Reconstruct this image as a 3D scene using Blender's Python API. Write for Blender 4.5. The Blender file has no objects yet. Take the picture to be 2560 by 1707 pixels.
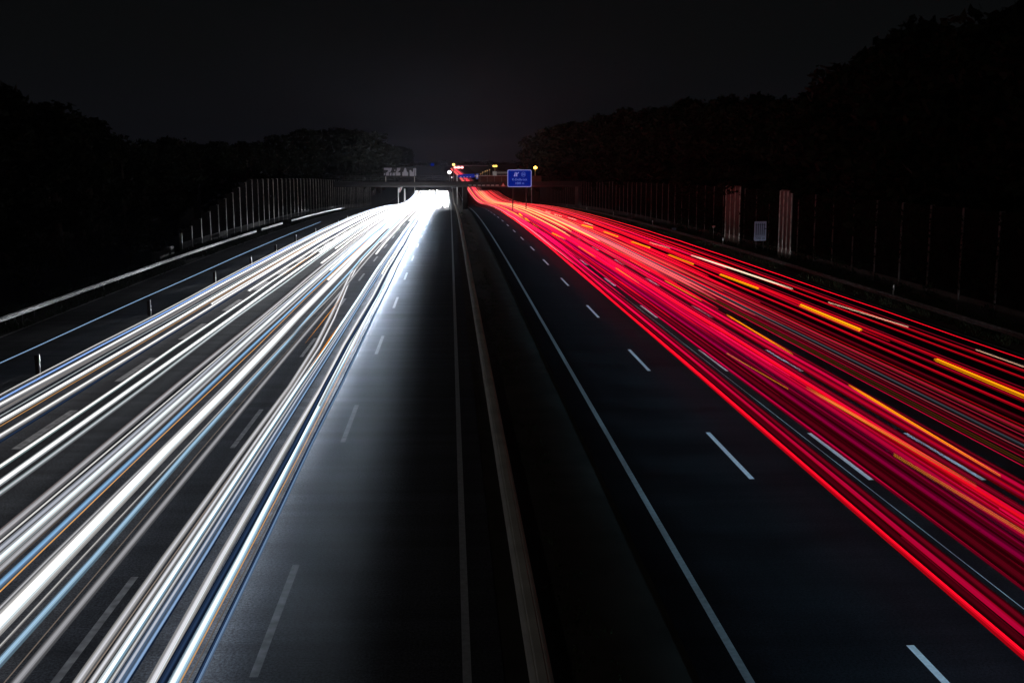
import bpy, bmesh, math, random
from mathutils import Vector, Matrix, noise
random.seed(7)
S = bpy.context.scene
COL = S.collection
R = math.radians

# ------------------------------------------------------------------ camera
F, PW, PH = 2790.0, 2560.0, 1707.0
VX, VY, H = 1124.0, 402.0, 9.7
TH = math.atan((PH / 2 - VY) / F)
PSI = math.atan((PW / 2 - VX) / F * math.cos(TH))
cT, sT, cP, sP = math.cos(TH), math.sin(TH), math.cos(PSI), math.sin(PSI)
cam = bpy.data.cameras.new("camera")
cam.sensor_width = 36.0
cam.lens = 36.0 * F / PW
cam.clip_start = 0.1
cam.clip_end = 9000
co = bpy.data.objects.new("camera", cam)
COL.objects.link(co)
co.location = (0, 0, H)
co.rotation_euler = (math.pi / 2 - TH, 0, -PSI)
S.camera = co


def zr(Y):
    """height of the carriageways along the road"""
    if Y < 90: return 0.0
    if Y < 350: return -(Y - 90) ** 2 / 15000.0
    z, s = -4.507, -0.03467
    if Y < 620:
        t = Y - 350
        return z + s * t + (0.05467 / 540.0) * t * t
    t = 270
    z = z + s * t + (0.05467 / 540.0) * t * t
    if Y < 1000: return z + 0.02 * (Y - 620)
    z += 0.02 * 380
    t = min(Y - 1000, 200)
    return z + 0.02 * t - 0.0001 / 2 * t * t


def bend(Y):
    """gentle left bend far beyond the bridge"""
    return 0.0 if Y < 440 else -(min(Y, 1000) - 440) ** 2 / 33000.0


def rx(r, h=0.0):
    """metres right of the camera for a line that runs towards the vanishing point with image slope r"""
    return (r * (H - h) * cP - (H - h) * sP * sT) / cT


def ray(x, y):
    """direction seen at photo pixel (x, y)"""
    u, v = (x - PW / 2) / F, (y - PH / 2) / F
    d = Vector((u, cT - v * sT, -sT - v * cT))
    return Vector((d.x * cP + d.y * sP, -d.x * sP + d.y * cP, d.z))


def at_y(x, y, Y):
    d = ray(x, y); k = Y / d.y
    return Vector((d.x * k, Y, H + d.z * k))


def at_x(x, y, X):
    d = ray(x, y); k = X / d.x
    return Vector((X, d.y * k, H + d.z * k))


# ------------------------------------------------------------------ materials
MATS = {}


def mat(name, col, rough=0.8, metal=0.0, nscale=0.0, namp=0.3, bump=0.0, bscale=40.0, spec=0.5, detail=6.0):
    if name in MATS: return MATS[name]
    m = bpy.data.materials.new(name); m.use_nodes = True
    nt = m.node_tree; b = nt.nodes["Principled BSDF"]
    b.inputs["Base Color"].default_value = (*col, 1)
    b.inputs["Roughness"].default_value = rough
    b.inputs["Metallic"].default_value = metal
    b.inputs["Specular IOR Level"].default_value = spec
    tc = nt.nodes.new("ShaderNodeTexCoord")
    if nscale:
        n = nt.nodes.new("ShaderNodeTexNoise"); n.inputs["Scale"].default_value = nscale
        n.inputs["Detail"].default_value = detail
        nt.links.new(tc.outputs["Object"], n.inputs["Vector"])
        r = nt.nodes.new("ShaderNodeValToRGB")
        r.color_ramp.elements[0].position = 0.3; r.color_ramp.elements[1].position = 0.7
        r.color_ramp.elements[0].color = (*[c * (1 - namp) for c in col], 1)
        r.color_ramp.elements[1].color = (*[min(1, c * (1 + namp)) for c in col], 1)
        nt.links.new(n.outputs["Fac"], r.inputs["Fac"])
        nt.links.new(r.outputs["Color"], b.inputs["Base Color"])
    if bump:
        n2 = nt.nodes.new("ShaderNodeTexNoise"); n2.inputs["Scale"].default_value = bscale
        n2.inputs["Detail"].default_value = 4
        nt.links.new(tc.outputs["Object"], n2.inputs["Vector"])
        bp = nt.nodes.new("ShaderNodeBump"); bp.inputs["Strength"].default_value = bump
        bp.inputs["Distance"].default_value = 0.02
        nt.links.new(n2.outputs["Fac"], bp.inputs["Height"])
        nt.links.new(bp.outputs["Normal"], b.inputs["Normal"])
    MATS[name] = m
    return m


def emat(name, col, strength):
    if name in MATS: return MATS[name]
    m = bpy.data.materials.new(name); m.use_nodes = True
    nt = m.node_tree; nt.nodes.clear()
    o = nt.nodes.new("ShaderNodeOutputMaterial"); e = nt.nodes.new("ShaderNodeEmission")
    e.inputs["Color"].default_value = (*col, 1); e.inputs["Strength"].default_value = strength
    nt.links.new(e.outputs[0], o.inputs["Surface"])
    MATS[name] = m
    return m


def asphalt(name, col, xs):
    """worn road: fine aggregate, soft darker wheel tracks, faint cross streaks from paving"""
    m = bpy.data.materials.new(name); m.use_nodes = True
    nt = m.node_tree; b = nt.nodes["Principled BSDF"]
    tc = nt.nodes.new("ShaderNodeTexCoord")

    def noise_n(scale, detail, sx=1.0, sy=1.0, rough=0.6):
        mp = nt.nodes.new("ShaderNodeMapping"); mp.inputs["Scale"].default_value = (sx, sy, 1)
        nt.links.new(tc.outputs["Object"], mp.inputs["Vector"])
        n = nt.nodes.new("ShaderNodeTexNoise"); n.inputs["Scale"].default_value = scale
        n.inputs["Detail"].default_value = detail; n.inputs["Roughness"].default_value = rough
        nt.links.new(mp.outputs[0], n.inputs["Vector"]); return n.outputs["Fac"]

    def mr(v, a, c, lo, hi):
        n = nt.nodes.new("ShaderNodeMapRange")
        for i, k in enumerate((a, c, lo, hi)): n.inputs[i + 1].default_value = k
        nt.links.new(v, n.inputs[0]); return n.outputs[0]

    def mul(p, q):
        n = nt.nodes.new("ShaderNodeMath"); n.operation = 'MULTIPLY'
        nt.links.new(p, n.inputs[0]); nt.links.new(q, n.inputs[1]); return n.outputs[0]
    grain = mr(noise_n(17, 4, rough=0.85), 0.40, 0.60, 0.35, 1.75)
    cross = mr(noise_n(1.1, 5, 0.06, 1.0), 0.3, 0.7, 0.62, 1.38)
    along = mr(noise_n(1.3, 3, 1.0, 0.01), 0.3, 0.7, 0.85, 1.15)
    patch = mr(noise_n(0.25, 4), 0.3, 0.7, 0.88, 1.12)
    fac = mul(mul(grain, cross), mul(along, patch))
    hs = nt.nodes.new("ShaderNodeVectorMath"); hs.operation = 'SCALE'
    hs.inputs[0].default_value = col
    nt.links.new(fac, hs.inputs["Scale"])
    nt.links.new(hs.outputs[0], b.inputs["Base Color"])
    b.inputs["Roughness"].default_value = 0.72
    b.inputs["Specular IOR Level"].default_value = 0.06
    n2 = noise_n(60, 3)
    bp = nt.nodes.new("ShaderNodeBump"); bp.inputs["Strength"].default_value = 0.6
    bp.inputs["Distance"].default_value = 0.01
    nt.links.new(n2, bp.inputs["Height"]); nt.links.new(bp.outputs[0], b.inputs["Normal"])
    return m


def glow_mat():
    """lamp light: emission colour carried by each strand of a trail"""
    m = bpy.data.materials.new("lamp_glow"); m.use_nodes = True
    nt = m.node_tree; nt.nodes.clear()
    o = nt.nodes.new("ShaderNodeOutputMaterial"); e = nt.nodes.new("ShaderNodeEmission")
    a = nt.nodes.new("ShaderNodeAttribute"); a.attribute_name = "glow"
    nt.links.new(a.outputs["Color"], e.inputs["Color"])
    e.inputs["Strength"].default_value = 1.0
    nt.links.new(e.outputs[0], o.inputs["Surface"])
    return m


M_GLOW = glow_mat()
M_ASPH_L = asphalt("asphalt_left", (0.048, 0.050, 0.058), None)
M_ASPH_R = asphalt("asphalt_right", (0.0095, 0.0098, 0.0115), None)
M_PAINT = mat("road_paint", (0.82, 0.84, 0.86), 0.6, nscale=9.0, namp=0.16)
M_PAINT_DIM = mat("worn_dimmed_road_paint", (0.30, 0.30, 0.31), 0.7, nscale=3.2, namp=0.5, bump=0.2)  # wear blotches; base darkened in place of the weak return light on the left
M_EARTH = mat("dark_earth", (0.045, 0.042, 0.034), 0.95, nscale=0.6, namp=0.4)
M_GRASS = mat("grass_blades", (0.022, 0.034, 0.012), 0.85, nscale=1.5, namp=0.4)
M_STEEL = mat("galvanised_steel", (0.58, 0.60, 0.62), 0.55, 0.0, nscale=1.2, namp=0.18, bump=0.1)
M_POST = mat("post_steel", (0.48, 0.46, 0.41), 0.6, 0.0, nscale=2.0, namp=0.45)
M_POST_D = mat("weathered_post_steel", (0.25, 0.24, 0.21), 0.7, nscale=2.0, namp=0.5)
M_POST_L = mat("bright_post_steel", (0.68, 0.66, 0.58), 0.6, nscale=2.0, namp=0.4)
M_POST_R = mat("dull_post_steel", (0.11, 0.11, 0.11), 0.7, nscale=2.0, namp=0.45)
M_POLE = mat("dark_pole", (0.06, 0.06, 0.065), 0.8, nscale=2.0, namp=0.2, spec=0.1)
M_CONC = mat("concrete", (0.30, 0.29, 0.28), 0.9, nscale=0.7, namp=0.25, bump=0.3)
M_WOOD = mat("stained_timber_panel", (0.010, 0.0095, 0.009), 0.95, nscale=0.9, namp=0.5, spec=0.0)
M_LEAF = mat("dark_foliage", (0.010, 0.014, 0.007), 0.95, nscale=0.5, namp=0.4, spec=0.1)
M_BARK = mat("bark", (0.07, 0.055, 0.042), 0.95, nscale=3, namp=0.4, bump=0.4, bscale=10)
M_WHITE = mat("white_plastic", (0.78, 0.78, 0.78), 0.5, nscale=4, namp=0.06)
M_BLACK = mat("black_paint", (0.02, 0.02, 0.022), 0.6, nscale=4, namp=0.1)
M_BROWN = mat("rusty_brown", (0.03, 0.014, 0.012), 0.8, nscale=5, namp=0.3)
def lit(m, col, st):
    """gives a face its own emission; on road signs it replaces returned headlight"""
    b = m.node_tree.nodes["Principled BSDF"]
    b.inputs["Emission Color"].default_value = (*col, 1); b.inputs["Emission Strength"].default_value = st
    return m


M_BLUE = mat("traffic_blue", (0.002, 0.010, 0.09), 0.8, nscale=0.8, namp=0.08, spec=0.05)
lit(M_BLUE, (0.0, 0.010, 0.20), 0.8)  # glow put into the blue in place of headlight thrown back by the board
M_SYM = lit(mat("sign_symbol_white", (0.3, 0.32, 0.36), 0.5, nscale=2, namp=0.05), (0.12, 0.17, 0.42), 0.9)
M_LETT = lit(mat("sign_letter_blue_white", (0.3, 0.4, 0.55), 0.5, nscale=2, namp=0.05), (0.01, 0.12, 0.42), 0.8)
M_SIGNW = mat("sign_white", (0.75, 0.77, 0.80), 0.5, nscale=2, namp=0.05)
M_RED = mat("sign_red", (0.60, 0.02, 0.025), 0.5, nscale=2, namp=0.05)
M_CLAD = mat("weathered_cladding", (0.13, 0.108, 0.10), 0.8, nscale=1.6, namp=0.3)


# ------------------------------------------------------------------ helpers
def tag(o, label=None, cat=None, group=None, kind=None):
    if label: o["label"] = label
    if cat: o["category"] = cat
    if group: o["group"] = group
    if kind: o["kind"] = kind
    return o


def empty(name, loc, label, cat, group=None, rz=0.0):
    o = bpy.data.objects.new(name, None); COL.objects.link(o)
    o.empty_display_size = 0.3
    o.location = loc; o.rotation_euler = (0, 0, rz)
    return tag(o, label, cat, group)


def obj(name, bm, m, parent=None, smooth=False):
    me = bpy.data.meshes.new(name)
    bm.normal_update()
    bm.to_mesh(me); bm.free()
    me.materials.append(m)
    if smooth:
        for p in me.polygons: p.use_smooth = True
    o = bpy.data.objects.new(name, me); COL.objects.link(o)
    if parent is not None: o.parent = parent
    return o


def mesh_obj(name, verts, faces, m, parent=None, smooth=False):
    me = bpy.data.meshes.new(name)
    me.from_pydata(verts, [], faces); me.update()
    me.materials.append(m)
    if smooth:
        for p in me.polygons: p.use_smooth = True
    o = bpy.data.objects.new(name, me); COL.objects.link(o)
    if parent is not None: o.parent = parent
    return o


def box(bm, x0, x1, y0, y1, z0, z1, bev=0.0):
    vs = [bm.verts.new(p) for p in ((x0, y0, z0), (x1, y0, z0), (x1, y1, z0), (x0, y1, z0),
                                    (x0, y0, z1), (x1, y0, z1), (x1, y1, z1), (x0, y1, z1))]
    fs = [bm.faces.new([vs[i] for i in f]) for f in
          ((0, 3, 2, 1), (4, 5, 6, 7), (0, 1, 5, 4), (1, 2, 6, 5), (2, 3, 7, 6), (3, 0, 4, 7))]
    if bev:
        es = list({e for f in fs for e in f.edges})
        bmesh.ops.bevel(bm, geom=es, offset=bev, segments=2, affect='EDGES')
    return vs


def tube(bm, pts, rad, n=8, cap=True):
    """tube along a list of points, radius may be a list"""
    rings = []
    for i, p in enumerate(pts):
        p = Vector(p)
        a = Vector(pts[max(i - 1, 0)]); b = Vector(pts[min(i + 1, len(pts) - 1)])
        t = (b - a).normalized()
        u = t.cross(Vector((0, 0, 1)))
        if u.length < 1e-3: u = t.cross(Vector((0, 1, 0)))
        u.normalize(); v = t.cross(u)
        r = rad[i] if isinstance(rad, (list, tuple)) else rad
        rings.append([bm.verts.new(p + (u * math.cos(2 * math.pi * k / n) + v * math.sin(2 * math.pi * k / n)) * r)
                      for k in range(n)])
    for a, b in zip(rings, rings[1:]):
        for k in range(n):
            bm.faces.new((a[k], b[k], b[(k + 1) % n], a[(k + 1) % n]))
    if cap:
        bm.faces.new(rings[0]); bm.faces.new(rings[-1][::-1])


def dup(root, loc, label=None, group=None, rz=None, scale=None):
    c = root.copy(); COL.objects.link(c); c.location = loc
    if rz is not None: c.rotation_euler = (0, 0, rz)
    if scale is not None: c.scale = scale
    if label: c["label"] = label
    if group: c["group"] = group
    for ch in list(root.children):
        d = ch.copy(); COL.objects.link(d); d.parent = c
        for g in list(ch.children):
            e = g.copy(); COL.objects.link(e); e.parent = d
    return c


def yrange(a, b):
    out, y = [], a
    while y < b - 1e-6:
        out.append(y)
        y += 30 if y < 0 else (10 if y < 420 else 30)
    out.append(b)
    return out


def strip(bm, x0, x1, ya, yb, dz, fx=None, thick=0.0):
    """sheet that lies on the road profile"""
    prev = None
    for Y in yrange(ya, yb):
        o = (fx(Y) if fx else 0.0) + bend(Y)
        a = bm.verts.new((x0 + o, Y, zr(Y) + dz)); b = bm.verts.new((x1 + o, Y, zr(Y) + dz))
        if prev: bm.faces.new((prev[0], prev[1], b, a))
        prev = (a, b)


ORD = ["zeroth", "first", "second", "third", "fourth", "fifth", "sixth", "seventh", "eighth", "ninth", "tenth",
       "eleventh", "twelfth", "thirteenth", "fourteenth", "fifteenth", "sixteenth", "seventeenth", "eighteenth",
       "nineteenth", "twentieth"]
TENS = {20: "twenty", 30: "thirty", 40: "forty", 50: "fifty", 60: "sixty", 70: "seventy", 80: "eighty"}


def ordinal(n):
    if n <= 20: return ORD[n]
    t, u = n // 10 * 10, n % 10
    if u == 0: return TENS[t][:-1] + "ieth"
    return TENS[t] + "-" + ORD[u]


# ------------------------------------------------------------------ ground and roads
def bank(X, Y):
    """verges: level by the road, low banks behind the barriers"""
    z = zr(Y)
    if X < -36: z += min((-36 - X) * 0.06, 3.0)
    if X > 38: z += min((X - 38) * 0.06, 3.0)
    return z


bm = bmesh.new()
xs = [-600, -450, -300, -150, -80, -60, -45, -36, -31, -27.2, -24.95, 0.9, 4.6, 29.3, 33, 38, 45, 60, 80, 150, 300, 450, 600]
ys = yrange(-60, 1200) + [1400, 1800, 2200]
rows = []
for Y in ys:
    rows.append([bm.verts.new((X, Y, bank(X, Y) - 0.03)) for X in xs])
for a, b in zip(rows, rows[1:]):
    for k in range(len(xs) - 1):
        bm.faces.new((a[k], a[k + 1], b[k + 1], b[k]))
tag(obj("ground", bm, M_EARTH), kind="structure")

XL_IN, XL_OUT = 0.95, -24.9
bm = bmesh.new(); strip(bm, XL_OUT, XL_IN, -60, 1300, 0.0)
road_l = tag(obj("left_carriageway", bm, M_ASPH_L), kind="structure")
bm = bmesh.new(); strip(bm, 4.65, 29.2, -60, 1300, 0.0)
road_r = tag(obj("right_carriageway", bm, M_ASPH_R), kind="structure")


def line(name, x, w, parent, m, far=None, dash=6.0, period=18.0, y0=-40, y1=620):
    bm = bmesh.new()
    if far is None:
        strip(bm, x - w / 2, x + w / 2, y0, y1, 0.004)
    else:
        k = int((y0 - far) / period) - 1
        while far + k * period < y1:
            b = far + k * period
            prev = None
            for Y in (b - dash, b - dash / 2, b):
                p = bm.verts.new((x - w / 2, Y, zr(Y) + 0.004)); q = bm.verts.new((x + w / 2, Y, zr(Y) + 0.004))
                if prev: bm.faces.new((prev[0], prev[1], q, p))
                prev = (p, q)
            k += 1
    return obj(name, bm, m, parent)


line("edge_line", rx(0.034), 0.17, road_l, mat("dulled_road_paint", (0.46, 0.48, 0.50), 0.6, nscale=7.0, namp=0.2))
line("lane_line", rx(-0.38), 0.17, road_l, mat("scuffed_dimmed_road_paint", (0.17, 0.17, 0.175), 0.7, nscale=3.2, namp=0.5), far=44.2)  # darkened further to hold down the bright far end beside the trails
line("lane_line", rx(-0.757), 0.17, road_l, M_PAINT_DIM, far=43.6)
line("lane_line", rx(-1.13), 0.15, road_l, M_PAINT_DIM, far=43.6)
line("lane_line", rx(-1.505), 0.32, road_l, M_PAINT_DIM, far=55.7, period=11.85)
line("edge_line", rx(-2.545), 0.16, road_l, M_PAINT_DIM)
line("edge_line", rx(-1.90), 0.16, road_l, M_PAINT_DIM)
line("edge_line", rx(0.577), 0.17, road_r, mat("dulled_road_paint", (0.46, 0.48, 0.50), 0.6, nscale=7.0, namp=0.2))
line("lane_line", rx(0.951), 0.16, road_r, M_PAINT, far=38.9)
line("lane_line", rx(1.322), 0.16, road_r, M_PAINT, far=38.6)
line("lane_line", rx(1.675), 0.16, road_r, M_PAINT, far=38.4)
line("edge_line", rx(2.95), 0.16, road_r, M_PAINT_DIM)
line("paving_seam", rx(1.282), 0.022, road_r, M_PAINT)


# ------------------------------------------------------------------ light trails
def gain_white(Y):
    t = max(0.0, min(1.0, (Y - 30) / 190.0)); t = t * t * (3 - 2 * t)
    return 1.0 + 3.2 * t + 4.0 * smooth(230, 420, Y)


def gain_red(Y):
    t = max(0.0, min(1.0, (Y - 25) / 110.0)); t = t * t * (3 - 2 * t)
    return 0.60 + 2.2 * t


def far_red(Y):
    """many cars overlap in the distance: the film saturates towards orange and pink"""
    return 1.3 * smooth(120, 280, Y)


def trail(name, label, cat, group, X, h, w, cols, L, n, y0=-30.0, y1=1000.0, gain=gain_white, sway=None, seed=0,
          flat=0.18, taper=0.0, rad=None, under=1.0, far=None, uf=0.0):
    """one lamp's trail: n luminous strands packed round its path; bright in the middle, faint at the rim"""
    rnd = random.Random(seed * 77 + 13)
    ys = yrange(y0, y1)
    wa, wl, wp = (rnd.uniform(0.015, 0.05) if y1 - y0 > 90 else 0.0), rnd.uniform(28, 70), rnd.uniform(0, 6.28)   # cars never track dead straight
    verts, faces, cl = [], [], []
    for s in range(n):
        if n == 1: u = 0.0
        else: u = -1 + 2 * (s + 0.5 + rnd.uniform(-0.22, 0.22)) / n
        dx = u * w / 2
        dz = rnd.uniform(-1, 1) * w / 2 * flat * math.sqrt(max(0, 1 - u * u))
        r = rad or max(0.007, w / n * rnd.uniform(0.85, 1.05))
        c = cols[0] if len(cols) == 1 or abs(u) < 0.45 and rnd.random() < 0.75 else rnd.choice(cols)
        b = L * (0.10 + 0.90 * math.exp(-(u / 0.60) ** 2)) * rnd.uniform(0.84, 1.12)
        base = None
        for i, Y in enumerate(ys):
            ox = (sway(Y) if sway else 0.0) + bend(Y) + wa * math.sin(Y / wl * 6.283 + wp)
            k = 1.0
            if taper:
                f = (Y - y0) / (y1 - y0); k = max(0.05, min(1.0, min(f, 1 - f) / taper))
            z = zr(Y) + h + dz + 0.4 * wa * math.sin(Y / wl * 9.1 + wp)
            g = gain(Y)
            idx = len(verts)
            for q in range(5):
                a = 2 * math.pi * q / 5 + math.pi / 2
                verts.append((X + ox + dx * k + r * k * math.cos(a), Y, z + r * k * math.sin(a)))
                kk = b * g
                fz = far(Y) * b if far else 0.0
                cl.append((c[0] * kk, c[1] * kk + 0.10 * fz, c[2] * kk + 0.055 * fz, 1.0))
            if base is not None:
                for q in range(5):
                    faces.append((base + q, base + (q + 1) % 5, idx + (q + 1) % 5, idx + q))
            else:
                faces.append(tuple(idx + q for q in range(4, -1, -1)))
            base = idx
        faces.append(tuple(base + q for q in range(5)))
    o = mesh_obj(name, verts, faces, M_GLOW)
    # a dipped lamp throws most of its light down: the underside of each strand is the brightest
    out = []
    for fc in faces:
        dn = under * (1 + uf * smooth(20, 120, verts[fc[0]][1])) if len(fc) == 4 and {fc[0] % 5, fc[1] % 5} == {2, 3} else 1.0
        for vi in fc:
            c = cl[vi]; out += (c[0] * dn, c[1] * dn, c[2] * dn, 1.0)
    at = o.data.attributes.new("glow", 'FLOAT_COLOR', 'CORNER')
    at.data.foreach_set("color", out)
    return tag(o, label, cat, group)


def smooth(a, b, t):
    t = max(0.0, min(1.0, (t - a) / (b - a))); return t * t * (3 - 2 * t)


WHT, COOL, CYAN = (1.0, 0.98, 0.97), (0.85, 0.95, 1.0), (0.50, 0.78, 1.0)
BLU, DBLU, VIO, TEAL = (0.36, 0.56, 0.90), (0.035, 0.07, 0.16), (0.78, 0.84, 1.0), (0.55, 0.80, 0.82)
ORA, TAN, AMB, GRY, PNK = (1.0, 0.50, 0.16), (0.48, 0.39, 0.33), (1.0, 0.36, 0.015), (0.75, 0.75, 0.80), (0.95, 0.78, 0.80)

# (image slope, lamp height, width, colours, brightness, strands, description)
W_TR = [
    (-0.487, 0.72, 0.10, [BLU, DBLU], 0.55, 6, "soft blue"),
    (-0.503, 0.66, 0.02, [TAN], 0.35, 2, "faint tan"),
    (-0.516, 0.70, 0.012, [ORA], 0.75, 1, "hair thin orange"),
    (-0.530, 0.65, 0.15, [COOL, CYAN], 1.5, 9, "bright icy white"),
    (-0.551, 0.75, 0.13, [DBLU], 0.50, 6, "dim dark blue"),
    (-0.572, 0.65, 0.17, [GRY, WHT, COOL], 0.95, 10, "broad pale grey"),
    (-0.622, 0.80, 0.09, [BLU, DBLU], 0.55, 5, "soft mid blue"),
    (-0.638, 0.75, 0.10, [VIO, BLU], 0.60, 5, "pale violet"),
    (-0.651, 0.66, 0.06, [WHT, VIO], 0.85, 4, "slim white"),
    (-0.668, 0.65, 0.13, [COOL, CYAN], 1.5, 8, "strong cyan tinted white"),
    (-0.688, 0.62, 0.10, [GRY, WHT], 0.85, 7, "streaky grey"),
    (-0.700, 0.60, 0.014, [TAN], 0.5, 1, "hair thin brown"),
    (-0.714, 0.66, 0.14, [GRY, WHT, TAN], 0.70, 9, "broad streaky white"),
    (-0.833, 0.65, 0.16, [GRY], 0.42, 9, "faint wide grey"),
    (-0.856, 0.60, 0.012, [TAN], 0.30, 1, "barely visible tan"),
    (-0.900, 0.70, 0.16, [CYAN, BLU], 0.75, 8, "solid light blue"),
    (-0.925, 0.75, 0.05, [WHT, GRY], 0.65, 4, "slim off white"),
    (-0.975, 0.65, 0.40, [WHT, WHT, COOL], 1.35, 20, "very broad brilliant white"),
    (-1.003, 0.66, 0.08, [GRY], 0.6, 5, "narrow silver"),
    (-1.043, 0.60, 0.014, [ORA], 0.75, 1, "thin copper"),
    (-1.063, 0.68, 0.17, [(0.30, 0.58, 0.92), BLU], 0.75, 9, "rich sky blue"),
    (-1.098, 0.75, 0.18, [GRY, TAN], 0.6, 9, "dull olive grey"),
    (-1.130, 0.66, 0.26, [COOL, WHT, GRY], 1.05, 14, "wide bluish white"),
    (-1.158, 0.68, 0.16, [GRY, VIO], 0.62, 9, "silvery violet"),
    (-1.180, 0.62, 0.05, [WHT], 1.25, 3, "crisp white"),
    (-1.208, 0.80, 0.22, [GRY, PNK], 0.55, 13, "greyish pink"),
    (-1.355, 0.62, 0.16, [GRY, TEAL], 0.72, 10, "grey green"),
    (-1.395, 0.65, 0.22, [WHT, COOL], 1.20, 12, "wide clean white"),
    (-1.470, 0.65, 0.16, [WHT, TEAL], 1.15, 9, "medium white teal edged"),
    (-1.603, 0.75, 0.10, [DBLU], 0.5, 5, "deep navy"),
    (-1.632, 0.66, 0.20, [WHT, GRY], 1.05, 10, "solid white"),
    (-1.692, 0.55, 0.014, [ORA], 0.55, 1, "thin rusty"),
    (-1.722, 0.65, 0.24, [WHT, COOL], 1.40, 12, "dazzling white"),
    (-1.764, 0.66, 0.05, [COOL], 0.9, 3, "thin cool white"),
    (-1.800, 0.85, 0.18, [(0.30, 0.25, 0.22), GRY], 0.5, 9, "murky brown grey"),
    (-1.840, 0.75, 0.28, [WHT, GRY], 0.95, 14, "broad chalky white"),
    (-1.882, 0.75, 0.10, [(0.30, 0.50, 1.0), VIO], 1.1, 5, "vivid blue"),
    (-1.915, 0.80, 0.07, [WHT], 0.9, 4, "outermost thin white"),
]
UND = 1.5
GW = "headlight trails on the left carriageway"
nw = 0
for i, (r, h, w, cols, L, n, d) in enumerate(W_TR):
    sway = None
    if d in ("streaky grey", "hair thin brown", "broad streaky white"):
        sway = lambda Y: -1.75 * smooth(46, 105, Y)
    elif d == "slim off white":
        sway = lambda Y: 0.5 * smooth(30, 90, Y)
    else:
        a = random.uniform(-0.22, 0.22); b = random.uniform(60, 220)
        sway = lambda Y, a=a, b=b: a * smooth(b, b + 160, Y)
    nw += 1
    trail("headlight_trail", f"{d} headlight trail, {ordinal(nw)} outwards from the central reservation", "light trail", GW,
          rx(r, h), h, w * 1.16 if w > 0.06 else w, cols, L * (1.2 if w > 0.06 else 1), n, -25, 600, gain_white, sway, i + 1, under=9.0 if i < 6 else UND, uf=12.0 if i < 6 else 0.6)

# shorter far trails: cars that switched lamps, braked or changed lanes on the way
W_FAR = [
    (-0.545, 0.70, 0.20, [COOL, WHT], 1.2, 9, 41, 600), (-0.600, 0.95, 0.18, [(1, .95, .85)], 1.1, 7, 88, 600),
    (-0.508, 0.95, 0.16, [(1, .95, .85)], 1.1, 7, 90, 600), (-0.660, 0.95, 0.2, [COOL, WHT], 1.1, 9, 96, 600),
    (-0.79, 0.7, 0.2, [WHT], 1.2, 8, 110, 600), (-0.86, 0.9, 0.25, [WHT], 1.2, 9, 125, 600),
    (-1.02, 0.9, 0.25, [WHT], 1.2, 9, 84, 600), (-1.09, 0.85, 0.25, [WHT], 1.2, 9, 92, 600),
    (-1.25, 0.7, 0.25, [WHT], 1.2, 9, 100, 600), (-1.31, 0.7, 0.25, [WHT], 1.2, 9, 118, 600),
    (-1.54, 0.8, 0.25, [WHT, COOL], 1.2, 9, 78, 600), (-1.43, 0.75, 0.25, [WHT], 1.2, 9, 112, 600),
    (-1.66, 0.9, 0.2, [WHT], 1.2, 7, 70, 600), (-0.44, 0.7, 0.3, [WHT, COOL], 1.2, 9, 205, 600),
    (-0.39, 0.7, 0.3, [WHT, COOL], 1.2, 9, 240, 600), (-0.93, 1.1, 0.3, [WHT], 1.2, 9, 150, 600),
    (-0.06, 0.7, 0.6, [WHT, COOL], 1.2, 9, 285, 600), (-0.13, 0.7, 0.6, [WHT, COOL], 1.2, 9, 278, 600), (-0.27, 0.7, 0.6, [WHT, COOL], 1.2, 9, 270, 600),
    (-0.34, 0.7, 0.4, [WHT, COOL], 1.2, 9, 260, 600), (-0.20, 0.7, 0.4, [WHT, COOL], 1.2, 9, 330, 600),
    (-0.70, 1.2, 0.4, [WHT, COOL], 1.2, 9, 170, 600), (-1.15, 1.2, 0.4, [WHT, COOL], 1.2, 9, 180, 600),
]
for i, (r, h, w, cols, L, n, a, b) in enumerate(W_FAR):
    trail("headlight_trail", f"white headlight trail that only runs in the distance, {ordinal(i + 1)} to start", "light trail",
          "far headlight trails on the left carriageway", rx(r, h), h, w, cols, L, n, a, b, gain_white, None, 200 + i, under=UND)

# amber indicator flashes of oncoming cars
for i, (r, h, a, b, w) in enumerate(((-0.668, 0.72, 46, 62, 0.10), (-0.786, 0.7, 55, 75, 0.05), (-1.45, .75, 88, 112, 0.12),
                                     (-0.705, 0.72, 41.5, 45.5, 0.10))):
    trail("indicator_trail", ["amber flash streak inside the white trails nearest the central reservation",
                              "slanting amber streak of a car changing lane between white trails",
                              "small far amber streak among the white trails beside the marker posts",
                              "faint short orange streak nearest the camera on the left carriageway"][i],
          "light trail", "amber flashes among the headlight trails", rx(r, h), h + 0.06, w, [AMB, ORA], 1.25 if i < 3 else .6, 5, a, b,
          lambda Y: 1.0, None, 300 + i, taper=0.3)

# single blue trail on the slip road
trail("headlight_trail", "lone thin blue trail over the dark slip road beside the marker posts", "light trail", None,
      rx(-2.228, 0.7), 0.7, 0.06, [(0.20, 0.45, 1.0), (0.45, 0.70, 1.0)], 1.7, 3, -25, 178, lambda Y: 0.75 + 0.5 * smooth(40, 120, Y), None, 400)

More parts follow.
